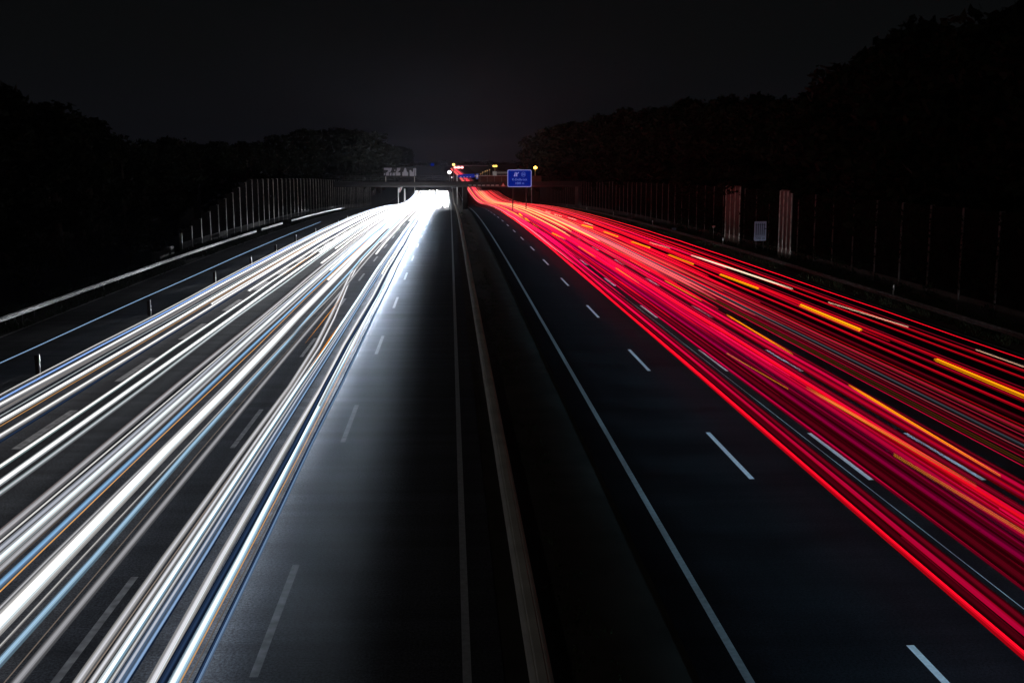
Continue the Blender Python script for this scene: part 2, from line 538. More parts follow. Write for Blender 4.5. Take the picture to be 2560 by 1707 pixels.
RED, CRI, MAR = (1.0, 0.004, 0.020), (0.95, 0.003, 0.075), (0.42, 0.004, 0.03)
SAL, PINK, MAG = (0.85, 0.07, 0.06), (1.0, 0.16, 0.22), (0.80, 0.0, 0.12)
OLV, SLT, HOT, GLD = (0.14, 0.055, 0.008), (0.06, 0.08, 0.10), (1.0, 0.62, 0.40), (1.0, 0.27, 0.002)
R_TR = [
    (1.168, 0.80, 0.13, [RED], 1.7, 7, "pure bright red"),
    (1.192, 0.85, 0.16, [MAR], 0.22, 9, "faint speckled maroon"),
    (1.222, 0.85, 0.24, [CRI, RED], 0.60, 12, "soft crimson"),
    (1.248, 0.90, 0.14, [MAR], 0.40, 7, "dim maroon"),
    (1.345, 0.75, 0.10, [CRI, MAG], 0.62, 5, "magenta red"),
    (1.372, 0.85, 0.20, [MAR], 0.28, 9, "murky dark red"),
    (1.405, 0.80, 0.16, [MAR, CRI], 0.36, 7, "dull wine red"),
    (1.440, 0.95, 0.24, [MAG, MAR], 0.36, 10, "purplish red"),
    (1.480, 0.90, 0.22, [MAR, MAG], 0.28, 9, "faded purple red"),
    (1.535, 0.85, 0.20, [CRI, MAG], 0.62, 10, "crimson with salmon edge"),
    (1.570, 0.80, 0.26, [CRI, RED], 0.95, 13, "broad crimson"),
    (1.605, 0.85, 0.28, [RED, CRI], 1.0, 13, "widest glowing red"),
    (1.642, 0.90, 0.18, [MAR, CRI], 0.50, 9, "shaded cherry red"),
    (1.712, 0.80, 0.22, [RED, CRI], 0.58, 11, "red beside a gold flash"),
    (1.752, 0.85, 0.24, [CRI, RED], 0.62, 11, "dotted looking red"),
    (1.785, 0.95, 0.12, [MAR], 0.40, 6, "deep garnet"),
    (1.878, 0.70, 0.025, [CRI], 0.65, 2, "thin rose red"),
    (1.896, 0.80, 0.02, [OLV], 0.45, 1, "thin olive brown"),
    (1.914, 0.85, 0.02, [OLV], 0.45, 1, "thin yellowish brown"),
    (1.938, 0.80, 0.03, [CRI], 0.50, 2, "slender carmine"),
    (1.962, 1.00, 0.10, [MAR, SAL], 0.30, 5, "dusky red"),
    (1.990, 0.80, 0.03, [PINK], 0.45, 2, "fine pink"),
    (2.022, 1.10, 0.07, [SLT], 1.0, 4, "slate grey"),
    (2.050, 0.90, 0.16, [MAR, SAL], 0.34, 8, "hazy brick red"),
    (2.090, 0.90, 0.03, [PINK, CRI], 0.5, 2, "fine coral"),
    (2.128, 0.90, 0.12, [CRI, SAL], 0.48, 6, "brick red"),
    (2.165, 0.90, 0.05, [RED], 0.65, 3, "narrow scarlet"),
    (2.215, 1.00, 0.16, [MAR], 0.22, 7, "smoky dark red"),
    (2.310, 0.95, 0.09, [RED, CRI], 0.62, 5, "red just inside the orange dashes"),
    (2.395, 0.90, 0.10, [CRI, RED], 0.50, 5, "red just outside the orange dashes"),
    (2.480, 0.95, 0.14, [RED, CRI], 0.70, 7, "strong red on the outer lane"),
    (2.530, 1.00, 0.05, [MAR], 0.5, 3, "dim ruby"),
    (2.640, 1.20, 0.07, [RED], 0.8, 4, "red under a pale hot trail"),
    (2.735, 0.90, 0.12, [RED, MAR], 0.45, 6, "outer soft red"),
    (2.790, 0.90, 0.04, [MAR], 0.45, 2, "outer dark red"),
    (2.895, 0.85, 0.035, [RED], 1.15, 2, "isolated hair thin red"),
]
GR = "tail light trails on the right carriageway"
for i, (r, h, w, cols, L, n, d) in enumerate(R_TR):
    a = random.uniform(-0.3, 0.3); b = random.uniform(60, 200)
    if r > 2.6: a = -0.2
    sway = lambda Y, a=a, b=b: a * smooth(b, b + 160, Y)
    trail("tail_light_trail", f"{d} tail light trail, {ordinal(i + 1)} outwards from the central reservation", "light trail", GR,
          rx(r, h), h, w * 1.65 if w > 0.06 else w, cols, L * 1.4, n, -25, 1060 if r < 2.0 else 600, gain_red, sway, 500 + i, far=far_red, under=0.3)

R_FAR = [
    (1.20, 0.9, 0.16, [PINK, SAL], 0.9, 6, 96), (1.28, 0.85, 0.2, [CRI, MAG], 0.8, 8, 72), (1.315, 0.85, 0.2, [CRI], 0.8, 8, 98),
    (1.41, 0.95, 0.25, [RED, CRI], 0.8, 9, 62), (1.50, 0.9, 0.25, [RED, MAG], 0.85, 9, 52), (1.585, 0.85, 0.22, [RED, CRI], 0.8, 9, 56),
    (1.735, 0.85, 0.22, [SAL, CRI], 0.8, 8, 78), (1.82, 0.9, 0.3, [RED, CRI], 0.85, 10, 66), (1.86, 0.9, 0.25, [RED, SAL], 0.85, 8, 80),
    (1.92, 0.95, 0.3, [SAL, PINK], 0.9, 10, 70), (1.97, 1.0, 0.3, [SAL, PINK], 0.9, 10, 62), (2.03, 0.95, 0.25, [RED, CRI], 0.8, 8, 58),
    (2.10, 1.0, 0.3, [RED, SAL], 0.9, 9, 74), (2.19, 1.0, 0.3, [RED, CRI], 0.9, 9, 68), (2.25, 1.0, 0.25, [RED, CRI], 0.8, 8, 84),
    (2.43, 1.0, 0.25, [RED, CRI], 0.8, 8, 76), (2.57, 1.0, 0.22, [RED, CRI], 0.8, 7, 90), (2.44, 1.1, 0.2, [RED], 0.8, 6, 52),
    (1.35, 1.1, 0.2, [(1, .35, .08)], 0.9, 6, 170), (1.62, 1.1, 0.25, [(1, .32, .12)], 0.9, 7, 130), (1.76, 1.1, 0.3, [(1, .42, .14)], 0.9, 7, 140),
    (1.88, 1.2, 0.3, [(1, .35, .12)], 0.9, 7, 120), (1.25, 1.0, 0.2, [CRI], 0.9, 6, 140), (2.02, 1.1, 0.3, [(1, .2, .1)], 0.9, 7, 150),
]
for i, (r, h, w, cols, L, n, a) in enumerate(R_FAR):
    trail("tail_light_trail", f"red tail light trail that only runs farther off, {ordinal(i + 1)} in its set", "light trail",
          "far tail light trails on the right carriageway", rx(r, h), h, w * 1.4, cols, L * 1.2, n, a, 1060 if r < 1.4 else 600, gain_red, None, 600 + i, taper=0.03, far=far_red, under=0.3)


def ypix(y, h):
    """distance along the road of a lamp at height h seen at photo row y"""
    lo, hi = 5.0, 600.0
    for _ in range(50):
        m = (lo + hi) / 2
        D = m * cP * cT + (H - zr(m) - h) * sT
        yy = VY + F * (H - zr(m) - h) / (cT * D)
        if yy > y: lo = m
        else: hi = m
    return lo


# flashing indicators: (set name, colours, height, width, taper, [(x0, y0, x1, y1) far end, near end in the photo])
IND = [
    ("thick orange", [GLD, (1.0, 0.36, 0.004)], 1.40, 0.22, 0.0, 1.15,
     [(1455, 565, 1481, 572), (1510, 582, 1544, 594), (1579, 608, 1624, 623), (1672, 641, 1732, 665), (1801, 692, 1894, 728),
      (2001, 771, 2150, 836), (2340, 914, 2600, 1030)]),
    ("golden", [GLD, AMB], 1.40, 0.17, 0.35, 1.15,
     [(1524, 618, 1548, 634), (1575, 653, 1625, 682), (1661, 706, 1754, 759), (1816, 794, 1982, 897), (2120, 976, 2500, 1216)]),
    ("slim amber", [GLD, AMB], 1.70, 0.24, 0.3, 1.0,
     [(1286, 528, 1292, 532), (1297, 535, 1307, 543), (1312, 546, 1324, 556), (1332, 561, 1346, 571), (1379, 584, 1414, 601),
      (1445, 618, 1489, 646), (1538, 673, 1598, 713)]),
    ("dull orange", [(0.95, 0.38, 0.01), AMB], 1.40, 0.24, 0.06, 0.85,
     [(1816, 892, 1970, 985), (2233, 1157, 2620, 1404)]),
    ("faint orange", [(0.9, 0.30, 0.02), SAL], 1.40, 0.18, 0.4, 0.75, [(2014, 981, 2440, 1240)]),
    ("peach white", [HOT, (1.0, 0.75, 0.55)], 2.2, 0.22, 0.3, 1.5,
     [(1363, 530, 1376, 533), (1385, 537, 1404, 542), (1420, 546, 1441, 552), (1460, 558, 1483, 566), (1624, 610, 1675, 625),
      (1727, 642, 1982, 730), (2070, 765, 2270, 830), (2438, 889, 2640, 966)]),
]
k = 0
for nm, cols, h, w, tp, L, segs in IND:
    for j, (xa, ya, xb, yb) in enumerate(segs):
        k += 1
        Yf, Yn = ypix(ya, h), ypix(yb, h)
        Xf, Xn = at_y(xa, ya, Yf).x, at_y(xb, yb, Yn).x
        sw = lambda Y, Xn=Xn, Xf=Xf, Yn=Yn, Yf=Yf: (Xf - Xn) * (Y - Yn) / max(Yf - Yn, .1)
        pos = "only one of its kind" if len(segs) == 1 else f"{ordinal(len(segs) - j)} of its row counted from the camera"
        trail("indicator_trail", f"{nm} lamp dash among the red trails, {pos}", "light trail",
              f"{nm} lamp dashes over the right carriageway", Xn, h + 0.05, w, cols, L * 1.7, 9, Yn, Yf, lambda Y: 1.0 + 1.5 * smooth(80, 180, Y), sw, 700 + k, taper=tp, flat=0.5)

# ------------------------------------------------------------------ guard rails
W_PROF = [(0.0, 0.155), (0.03, 0.14), (0.08, 0.10), (0.08, 0.055), (0.015, 0.02), (0.015, -0.02), (0.08, -0.055), (0.08, -0.10), (0.03, -0.14), (0.0, -0.155)]


def wbeam(bm, x, side, ya, yb, zc, step=None):
    """corrugated steel rail, corrugations towards side"""
    prof = [(x + side * a, zc + b) for a, b in W_PROF] + [(x - side * 0.02, zc - 0.15), (x - side * 0.02, zc + 0.15)]
    prev = None
    n = len(prof)
    for Y in yrange(ya, yb):
        ring = [bm.verts.new((px, Y, zr(Y) + pz)) for px, pz in prof]
        if prev:
            for q in range(n):
                bm.faces.new((prev[q], prev[(q + 1) % n], ring[(q + 1) % n], ring[q]))
        prev = ring


M_RAIL_C = mat("weathered_zinc", (0.76, 0.72, 0.66), 0.6, nscale=0.8, namp=0.18, bump=0.1)


def guard_rail(label, x, sides, ya, yb, post_step, height=0.6, m=None):
    m = m or M_STEEL
    o = empty("guard_rail", (0, 0, 0), label, "guard rail")
    bm = bmesh.new()
    for s in sides: wbeam(bm, x + s * 0.12, s, ya, yb, height)
    obj("rail_beam", bm, m, o)
    Y = ya + 1.0; c = 0
    first = None
    while Y < yb and c < 100:
        if first is None:
            bm = bmesh.new(); box(bm, -0.055, 0.055, -0.03, 0.03, -0.1, height + 0.12)
            first = obj("rail_post", bm, M_POLE, o); q = first
        else:
            q = first.copy(); COL.objects.link(q); q.parent = o
        q.location = (x, Y, zr(Y))
        Y += post_step; c += 1
    return o


XM = rx(0.172, 0.7) + 0.06
o = guard_rail("grey double sided steel guard rail along the dark central reservation", XM, (-1, 1), -20, 640, 6.5, 0.62, M_RAIL_C)
bm = bmesh.new()
prev = None
for Y in yrange(-20, 640):     # top box that ties both beams
    ring = [bm.verts.new((XM + a, Y, zr(Y) + b)) for a, b in ((-0.115, 0.60), (-0.115, 0.755), (-0.075, 0.80), (0.075, 0.80), (0.115, 0.755), (0.115, 0.60))]
    if prev:
        for q in range(6): bm.faces.new((prev[q], prev[(q + 1) % 6], ring[(q + 1) % 6], ring[q]))
    prev = ring
obj("top_box", bm, M_RAIL_C, o)
guard_rail("long steel guard rail at the outer edge of the left slip road", -26.15, (1,), -20, 152, 2.0, 0.62)
guard_rail("short bright guard rail piece left of the gap, beyond the long left rail", -26.15, (1,), 156, 176, 2.0, 0.62)
guard_rail("far bright guard rail running up to the bridge on the left", -26.15, (1,), 186, 280, 2.0, 0.62)
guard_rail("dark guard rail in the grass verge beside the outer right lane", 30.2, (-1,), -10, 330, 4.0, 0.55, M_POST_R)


# ------------------------------------------------------------------ verges
def grass(name, x0, x1, ya, yb, n, hh, seed):
    rnd = random.Random(seed); v, f = [], []
    for _ in range(n):
        Y = ya + (yb - ya) * rnd.random() ** 1.8; X = rnd.uniform(x0, x1)
        if noise.noise(Vector((X * 0.7, Y * 0.12, seed))) < -0.12: continue
        z = bank(X, Y) - 0.03
        for b in range(4):
            a = rnd.uniform(0, 6.28); l = hh * rnd.uniform(0.4, 1.2); wd = 0.02 + 0.03 * rnd.random()
            bx, by = X + rnd.uniform(-.15, .15), Y + rnd.uniform(-.15, .15)
            lx, ly = math.cos(a) * l * .6, math.sin(a) * l * .6
            i = len(v)
            v += [(bx - wd * math.sin(a), by + wd * math.cos(a), z), (bx + wd * math.sin(a), by - wd * math.cos(a), z),
                  (bx + lx * .5, by + ly * .5, z + l * .75), (bx + lx, by + ly, z + l)]
            f += [(i, i + 1, i + 2), (i, i + 2, i + 3)]
    tag(mesh_obj(name, v, f, M_GRASS), kind="stuff")


grass("median_grass", 2.0, 3.2, 10, 260, 1300, 0.10, 3)
grass("left_verge_grass", -29.5, -25.1, 40, 280, 9000, 0.40, 5)
grass("right_verge_grass", 29.4, 33.5, 40, 300, 9000, 0.40, 9)

# ------------------------------------------------------------------ marker posts
o = empty("marker_post", (0, 0, 0), "x", "marker post")
bm = bmesh.new(); box(bm, -0.022, 0.022, -0.055, 0.055, 0, 1.0, 0.01); obj("post_body", bm, M_WHITE, o)
bm = bmesh.new(); box(bm, -0.22, -0.04, 0.02, 0.10, 0.0, 0.92); obj("post_back", bm, M_BROWN, o)
GP = "white marker posts between the left lanes and the slip road"
mp = [(100, 928), (377, 783), (540, 705), (630, 664), (692, 633), (741, 606), (790, 588), (846, 565), (869, 553)]
for i, (x, y) in enumerate(mp):
    Y = ypix(y, 0)
    X = at_y(x, y, Y).x
    lab = f"slim white marker post beside the slip road, {ordinal(i + 1)} from the camera"
    if i == 0: o.location = (X, Y, zr(Y)); tag(o, lab, None, GP); p0 = o
    else: dup(p0, (X, Y, zr(Y)), lab, GP)

o = empty("delineator_post", (0, 0, 0), "x", "roadside post")
bm = bmesh.new()
vs = []
for z, w_ in ((0.0, 0.07), (0.88, 0.06)):
    vs.append([bm.verts.new((w_ * math.cos(a), w_ * 0.8 * math.sin(a), z)) for a in [k_ * math.pi / 3 for k_ in range(6)]])
top = [bm.verts.new((0.055 * math.cos(a), 0.045 * math.sin(a), 1.02 + 0.05 * math.cos(a))) for a in [k_ * math.pi / 3 for k_ in range(6)]]
vs.append(top)
for a_, b_ in zip(vs, vs[1:]):
    for q in range(6): bm.faces.new((a_[q], a_[(q + 1) % 6], b_[(q + 1) % 6], b_[q]))
bm.faces.new(vs[-1]); bm.faces.new(vs[0][::-1])
obj("post_body", bm, M_WHITE, o)
bm = bmesh.new(); box(bm, -0.068, 0.068, -0.066, 0.066, 0.66, 0.82); obj("black_band", bm, M_BLACK, o)
bm = bmesh.new(); box(bm, -0.022, 0.022, -0.076, -0.068, 0.68, 0.80); obj("reflector", bm, M_SIGNW, o)
GD = "delineator posts along the right verge"
for i, Y in enumerate((77, 127, 172, 214, 256, 300)):
    lab = f"white delineator post in the right verge, {ordinal(i + 1)} from the camera"
    X = 31.3
    if i == 0: o.location = (X, Y, zr(Y) + 0.0); tag(o, lab, None, GD); p0 = o
    else: dup(p0, (X, Y, zr(Y)), lab, GD)


# ------------------------------------------------------------------ noise barriers
def barrier(label, x, face, ya, yb, step, top_fn, base=0.0, panel_mat=M_WOOD, plinth=0.9, post_mat=None):
    """face = +1 when the posts stand on the +X side"""
    o = empty("noise_barrier", (0, 0, 0), label, "noise barrier")
    bp, bl = bmesh.new(), bmesh.new()
    Y = ya; c = 0
    while Y < yb:
        y2 = Y + step
        zb, zt = zr(Y), top_fn(Y)
        box(bl, x - 0.09, x + 0.09, Y + 0.06, y2 - 0.06, zb - 0.6, zb + plinth)
        nb = int((zt - zb - plinth) / 0.5)
        for k_ in range(max(nb, 1)):
            z0 = zb + plinth + 0.01 + k_ * (zt - zb - plinth) / max(nb, 1)
            z1 = z0 + (zt - zb - plinth) / max(nb, 1) - 0.02
            box(bp, x - 0.06, x + 0.06, Y + 0.07, y2 - 0.07, z0, z1)
        Y = y2
    obj("barrier_panels", bp, panel_mat, o)
    obj("concrete_plinth", bl, M_CONC if panel_mat is not M_WOOD else mat("dark_concrete", (0.06, 0.058, 0.056), 0.95, nscale=1, namp=0.3), o)
    Y = ya
    while Y <= yb + 0.1 and c < 100:
        bm = bmesh.new()
        zb, zt = zr(Y) - 0.6, top_fn(Y - step) + 0.04
        for a_, b_ in ((-0.14, -0.115), (0.115, 0.14)):
            box(bm, x + a_, x + b_, Y - 0.10, Y + 0.10, zb, zt)
        box(bm, x - 0.115, x + 0.115, Y - 0.008, Y + 0.008, zb, zt)
        obj("barrier_post", bm, post_mat or (M_POST, M_POST_D, M_POST, M_POST_L)[(c * 7 + c // 3) % 4], o)
        Y += step; c += 1
    return o


barrier("tall dark noise barrier with pale steel posts behind the left slip road", -29.4, 1, 124, 420, 5.0,
        lambda Y: zr(Y) + 1.9 + 5.4 * max(0.0, min(1.0, (Y - 120) / 42.0)))
XR = 33.8
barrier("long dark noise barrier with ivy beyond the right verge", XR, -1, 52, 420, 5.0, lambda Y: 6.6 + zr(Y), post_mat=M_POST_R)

# bare pale sections of cladding where the ivy has been cleared
for i, (xa, xb) in enumerate(((1813, 1848), (1948, 1977))):
    pa, pb = at_x(xa, 590, XR - 0.30), at_x(xb, 590, XR - 0.30)
    y_far, y_near = pa.y, pb.y
    o = empty("cladding_section", (XR - 0.30, (y_far + y_near) / 2, 0),
              ["pale bare slatted barrier section left of the lane sign", "pale bare slatted barrier section right of the lane sign"][i],
              "barrier panel", "bare slatted sections in the right barrier")
    L_ = (y_far - y_near) / 2
    bm = bmesh.new()
    z = 1.0
    while z < 6.62:
        box(bm, 0.0, 0.09, -L_, L_, z, z + 0.17); box(bm, 0.05, 0.09, -L_, L_, z + 0.172, z + 0.23)
        z += 0.232
    obj("slats", bm, M_CLAD, o)
    for k_ in range(4):
        bm = bmesh.new(); yy = -L_ + k_ * 2 * L_ / 3
        box(bm, -0.10, -0.003, yy - 0.05, yy + 0.05, 0.2, 6.7); obj("slat_post", bm, M_POST, o)
    bm = bmesh.new(); box(bm, -0.02, 0.09, -L_, L_, -0.2, 0.98); obj("slab", bm, M_CONC, o)

# ------------------------------------------------------------------ foliage
def leaf_cloud(v, f, rnd, c, rad, n, size):
    for _ in range(n):
        d = Vector((rnd.gauss(0, 1), rnd.gauss(0, 1), rnd.gauss(0, 1))).normalized() * rnd.random() ** 0.45
        p = Vector((c[0] + d.x * rad[0], c[1] + d.y * rad[1], c[2] + d.z * rad[2]))
        a = Vector((rnd.gauss(0, 1), rnd.gauss(0, 1), rnd.gauss(0, 0.6))).normalized()
        b = a.cross(Vector((rnd.gauss(0, 1), rnd.gauss(0, 1), rnd.gauss(0, 1)))).normalized()
        s = size * rnd.uniform(0.5, 1.3)
        i = len(v)
        v += [tuple(p - a * s), tuple(p + b * s * 0.55), tuple(p + a * s), tuple(p - b * s * 0.55)]
        f.append((i, i + 1, i + 2, i + 3))


def tree_meshes(seed, hgt, nleaf, size=0.24):
    rnd = random.Random(seed)
    bm = bmesh.new()
    lean = (rnd.uniform(-.5, .5), rnd.uniform(-.5, .5))
    tube(bm, [(0, 0, -0.5), (lean[0] * .2, lean[1] * .2, hgt * .3), (lean[0] * .6, lean[1] * .6, hgt * .6), (lean[0], lean[1], hgt * .9)],
         [0.32, 0.24, 0.15, 0.04], 8)
    tips = []
    for k_ in range(9):
        t = rnd.uniform(0.22, 0.8); a = k_ * 2.4 + rnd.uniform(-.4, .4)
        l = hgt * (0.30 - 0.17 * t) * rnd.uniform(0.8, 1.2)
        p = Vector((lean[0] * t, lean[1] * t, hgt * t))
        q = p + Vector((math.cos(a) * l, math.sin(a) * l, l * rnd.uniform(0.3, 0.8)))
        m_ = (p + q) / 2 + Vector((0, 0, -0.1 * l))
        tube(bm, [p, m_, q], [0.11 * (1.1 - t), 0.07 * (1.1 - t), 0.02], 5)
        tips.append(q)
    trunk = bpy.data.meshes.new("trunk"); bm.to_mesh(trunk); bm.free(); trunk.materials.append(M_BARK)
    v, f = [], []
    clumps = [(q, rnd.uniform(.09, .15) * hgt) for q in tips]
    for k_ in range(12):
        t = rnd.uniform(0.15, 1.0); rr = hgt * 0.24 * math.sin(math.pi * min(1, 0.18 + t * 0.72)) * rnd.uniform(.4, 1)
        a = rnd.uniform(0, 6.28)
        clumps.append((Vector((math.cos(a) * rr, math.sin(a) * rr, hgt * (0.12 + 0.82 * t))), rnd.uniform(.07, .13) * hgt))
    clumps.append((Vector((lean[0], lean[1], hgt * .92)), hgt * .09))
    for q, rd in clumps:
        leaf_cloud(v, f, rnd, q, (rd, rd, rd * .75), nleaf // len(clumps), size)
    cr = bpy.data.meshes.new("crown"); cr.from_pydata(v, [], f); cr.update(); cr.materials.append(M_LEAF)
    return trunk, cr


TREES = [tree_meshes(s, 10.0, 5200) for s in (1, 2, 3, 4, 5)]


def interp(tab, x):
    for (a, b), (c, d) in zip(tab, tab[1:]):
        if a <= x <= c: return b + (d - b) * (x - a) / (c - a)
    return tab[0][1] if x < tab[0][0] else tab[-1][1]


NT = {}


def tree(kind, X, Y, top, label, group, wide=1.0):
    base = bank(X, Y) - 0.1
    hg = top - base
    o = empty("deciduous_tree", (X, Y, base), label, "tree", group, random.uniform(0, 6.28))
    tr, cr = TREES[kind]
    s = hg / 10.0
    o.scale = (s * wide, s * wide, s)
    for nm, me in (("trunk", tr), ("crown", cr)):
        c = bpy.data.objects.new(nm, me); COL.objects.link(c); c.parent = o
    return o


SIL_L = [(0, 222), (65, 220), (110, 248), (180, 268), (215, 300), (250, 330), (288, 352), (330, 357), (400, 358), (468, 345), (520, 358),
         (590, 350), (640, 354), (700, 338), (762, 326), (820, 326), (900, 328), (938, 355), (980, 364), (1030, 375), (1050, 398)]
SIL_R = [(1322, 390), (1335, 375), (1368, 345), (1374, 316), (1420, 309), (1470, 303), (1530, 288), (1610, 270), (1741, 256), (1900, 246), (1990, 222),
         (2040, 232), (2076, 220), (2086, 165), (2180, 140), (2230, 70), (2330, 32), (2450, 20), (2560, 0), (2700, -40)]


def col_of(X, Y, z=9.7):
    d = Vector((X, Y, z - H))
    xr = d.x * cP - d.y * sP; yf = d.x * sP + d.y * cP
    return PW / 2 + F * xr / (yf * cT - d.z * sT)


def row_top(Y, X, tab):
    y = interp(tab, col_of(X, Y))
    d = ray(col_of(X, Y), y); return H + d.z * Y / d.y


i = 0
Y = 66.0
while Y < 900:
    X = -38 + random.uniform(-2.5, 2.5)
    t = row_top(Y, X, SIL_L)
    tree(i % 5, X, Y, t * random.uniform(0.93, 1.03), "dark broadleaf tree in the wooded row behind the left noise barrier",
         "trees behind the left barrier", 1.0 if Y < 300 else 1.4)
    if i % 2 == 0:
        X = -47 + random.uniform(-3, 3)
        tree((i + 2) % 5, X, Y + 3, row_top(Y, X, SIL_L) * 0.95, "dark broadleaf tree in the wooded row behind the left noise barrier",
             "trees behind the left barrier", 1.1)
    i += 1
    Y += 5.0 if Y < 220 else (9 if Y < 420 else 18)
Y = 46.0
i = 0
while Y < 620:
    X = 39 + random.uniform(-1.5, 2.5)
    if col_of(X, Y) > 1325:
        t = row_top(Y, X, SIL_R)
        tree(i % 5, X, Y, t * random.uniform(0.93, 1.03), "tall black tree in the wooded row behind the right noise barrier",
             "trees behind the right barrier", 1.0 if Y < 300 else 1.3)
        if i % 2 == 0:
            X = 48 + random.uniform(-3, 3)
            tree((i + 2) % 5, X, Y + 4, row_top(Y, X, SIL_R) * 0.97, "tall black tree in the wooded row behind the right noise barrier",
                 "trees behind the right barrier", 1.1)
    i += 1
    Y += 4.5 if Y < 200 else (8 if Y < 400 else 16)


# ivy that climbs the right barrier
def ivy(label, ya, yb, zt, n, seed):
    rnd = random.Random(seed)
    v, f = [], []
    for k_ in range(n):
        Y_ = rnd.uniform(ya, yb); z = zr(Y_) + rnd.random() ** 0.8 * zt
        if noise.noise(Vector((Y_ * 0.25, z * 0.5, seed))) < -0.25: continue
        leaf_cloud(v, f, rnd, (XR - 0.30, Y_, z), (0.22, 0.4, 0.4), 4, 0.13)
    o = mesh_obj("ivy", v, f, M_LEAF)
    return tag(o, label, "climbing plant", "ivy on the right barrier")


y1a, y1b = at_x(1813, 590, XR - .3).y, at_x(1848, 590, XR - .3).y
y2a, y2b = at_x(1946, 590, XR - .3).y, at_x(1986, 590, XR - .3).y
ivy("dark ivy on the right barrier between the two bare slatted sections", y2a + 0.3, y1b - 0.2, 6.7, 900, 11)
ivy("dark ivy on the right barrier nearest the camera", 66, y2b + 0.4, 6.6, 1500, 12)
ivy("dark ivy on the right barrier beyond the left bare section", y1a + 0.6, y1a + 34, 6.4, 1100, 13)


def bush(X, Y, w, h, label, seed, n=900):
    rnd = random.Random(seed); v, f = [], []
    z = bank(X, Y)
    for k_ in range(7):
        a = rnd.uniform(0, 6.28); q = rnd.random() ** .5 * w * .6
        leaf_cloud(v, f, rnd, (math.cos(a) * q, math.sin(a) * q, h * rnd.uniform(.25, .7)), (w * .4, w * .4, h * .35), n // 7, 0.13)
    o = empty("bush", (X, Y, z - 0.05), label, "bush", "bushes on the left verge")
    mesh_obj("foliage", v, f, M_LEAF, o)
    bm = bmesh.new()
    for k_ in range(5):
        a = k_ * 1.3; tube(bm, [(0, 0, -.1), (math.cos(a) * w * .2, math.sin(a) * w * .2, h * .3), (math.cos(a) * w * .4, math.sin(a) * w * .4, h * .6)], [.05, .035, .015], 5)
    obj("stems", bm, M_BARK, o)


bush(-30.5, 108, 3.0, 4.5, "tall dark bush at the near end of the left noise barrier", 21, 1600)
bush(-31.5, 98, 3.2, 5.5, "big dark bush left of the pale drain headwall", 22, 1800)
bush(-32.5, 88, 3.0, 5.0, "dark bush behind the short handrail", 23, 1600)
bush(-33.0, 77, 3.5, 6.0, "large dark bush at the left edge of the picture", 24, 1800)
bush(-28.2, 66, 0.9, 0.9, "low weedy bush just behind the long left guard rail", 25, 700)
bush(-30.0, 116, 2.0, 3.2, "smaller dark bush touching the first barrier posts", 26, 900)

# ------------------------------------------------------------------ small things on the left verge
pa, pb = at_x(260, 678, -31.0), at_x(306, 664, -31.0)
o = empty("handrail", (-31.0, (pa.y + pb.y) / 2, 0), "short grey pipe handrail on three legs behind the left guard rail", "handrail")
L_ = (pb.y - pa.y) / 2; zt = (pa.z + pb.z) / 2
bm = bmesh.new(); tube(bm, [(0, -L_, zt), (0, L_, zt)], 0.035, 8); obj("rail_bar", bm, M_STEEL, o)
for t in (-L_ + .05, 0, L_ - .05):
    bm = bmesh.new(); tube(bm, [(0, t, -0.1), (0, t, zt)], 0.028, 8); obj("leg", bm, M_STEEL, o)

pc = at_x(410, 632, -28.9)
o = empty("drain_headwall", (-28.9, pc.y, 0), "pale broken concrete drain headwall lying on the left verge", "concrete block")
bm = bmesh.new()
box(bm, -0.35, 0.35, -3.2, 0.8, 0.0, 0.75, 0.06); box(bm, -0.45, 0.45, 1.0, 2.7, 0.15, 1.05, 0.08)
for v_ in bm.verts:
    v_.co += Vector(noise.noise_vector(v_.co * 1.7)) * 0.16
obj("slab", bm, M_CONC, o)
bm = bmesh.new(); box(bm, -0.5, 0.5, -3.5, 3.0, -0.2, -0.002); obj("footing", bm, M_CONC, o)

# ------------------------------------------------------------------ signs
def text_mesh(name, body, size, m, parent, loc, rot, extrude=0.006, align='CENTER', sx=1.0):
    cu = bpy.data.curves.new(name, 'FONT'); cu.body = body; cu.size = size
    cu.align_x = align; cu.align_y = 'CENTER'; cu.extrude = extrude
    t = bpy.data.objects.new(name, cu); COL.objects.link(t)
    bpy.context.view_layer.update()
    dg = bpy.context.evaluated_depsgraph_get()
    me = bpy.data.meshes.new_from_object(t.evaluated_get(dg))
    COL.objects.unlink(t); bpy.data.objects.remove(t)
    me.materials.clear(); me.materials.append(m)
    o = bpy.data.objects.new(name, me); COL.objects.link(o); o.parent = parent
    o.location = loc; o.rotation_euler = rot; o.scale = (sx, 1, 1)
    return o


def prism(bm, pts, y0, y1):
    """outline in x-z pushed from y0 to y1"""
    a = [bm.verts.new((p[0], y0, p[1])) for p in pts]; b = [bm.verts.new((p[0], y1, p[1])) for p in pts]
    n = len(pts)
    bm.faces.new(a); bm.faces.new(b[::-1])
    for q in range(n): bm.faces.new((a[q], b[q], b[(q + 1) % n], a[(q + 1) % n]))


def rrect(w, h, r, n=5):
    out = []
    for cx, cz, a0 in ((w - r, h - r, 0), (-w + r, h - r, 90), (-w + r, -h + r, 180), (w - r, -h + r, 270)):
        for k_ in range(n + 1):
            a = R(a0 + 90 * k_ / n); out.append((cx + r * math.cos(a), cz + r * math.sin(a)))
    return out


FRONT = (math.pi / 2, 0, 0)
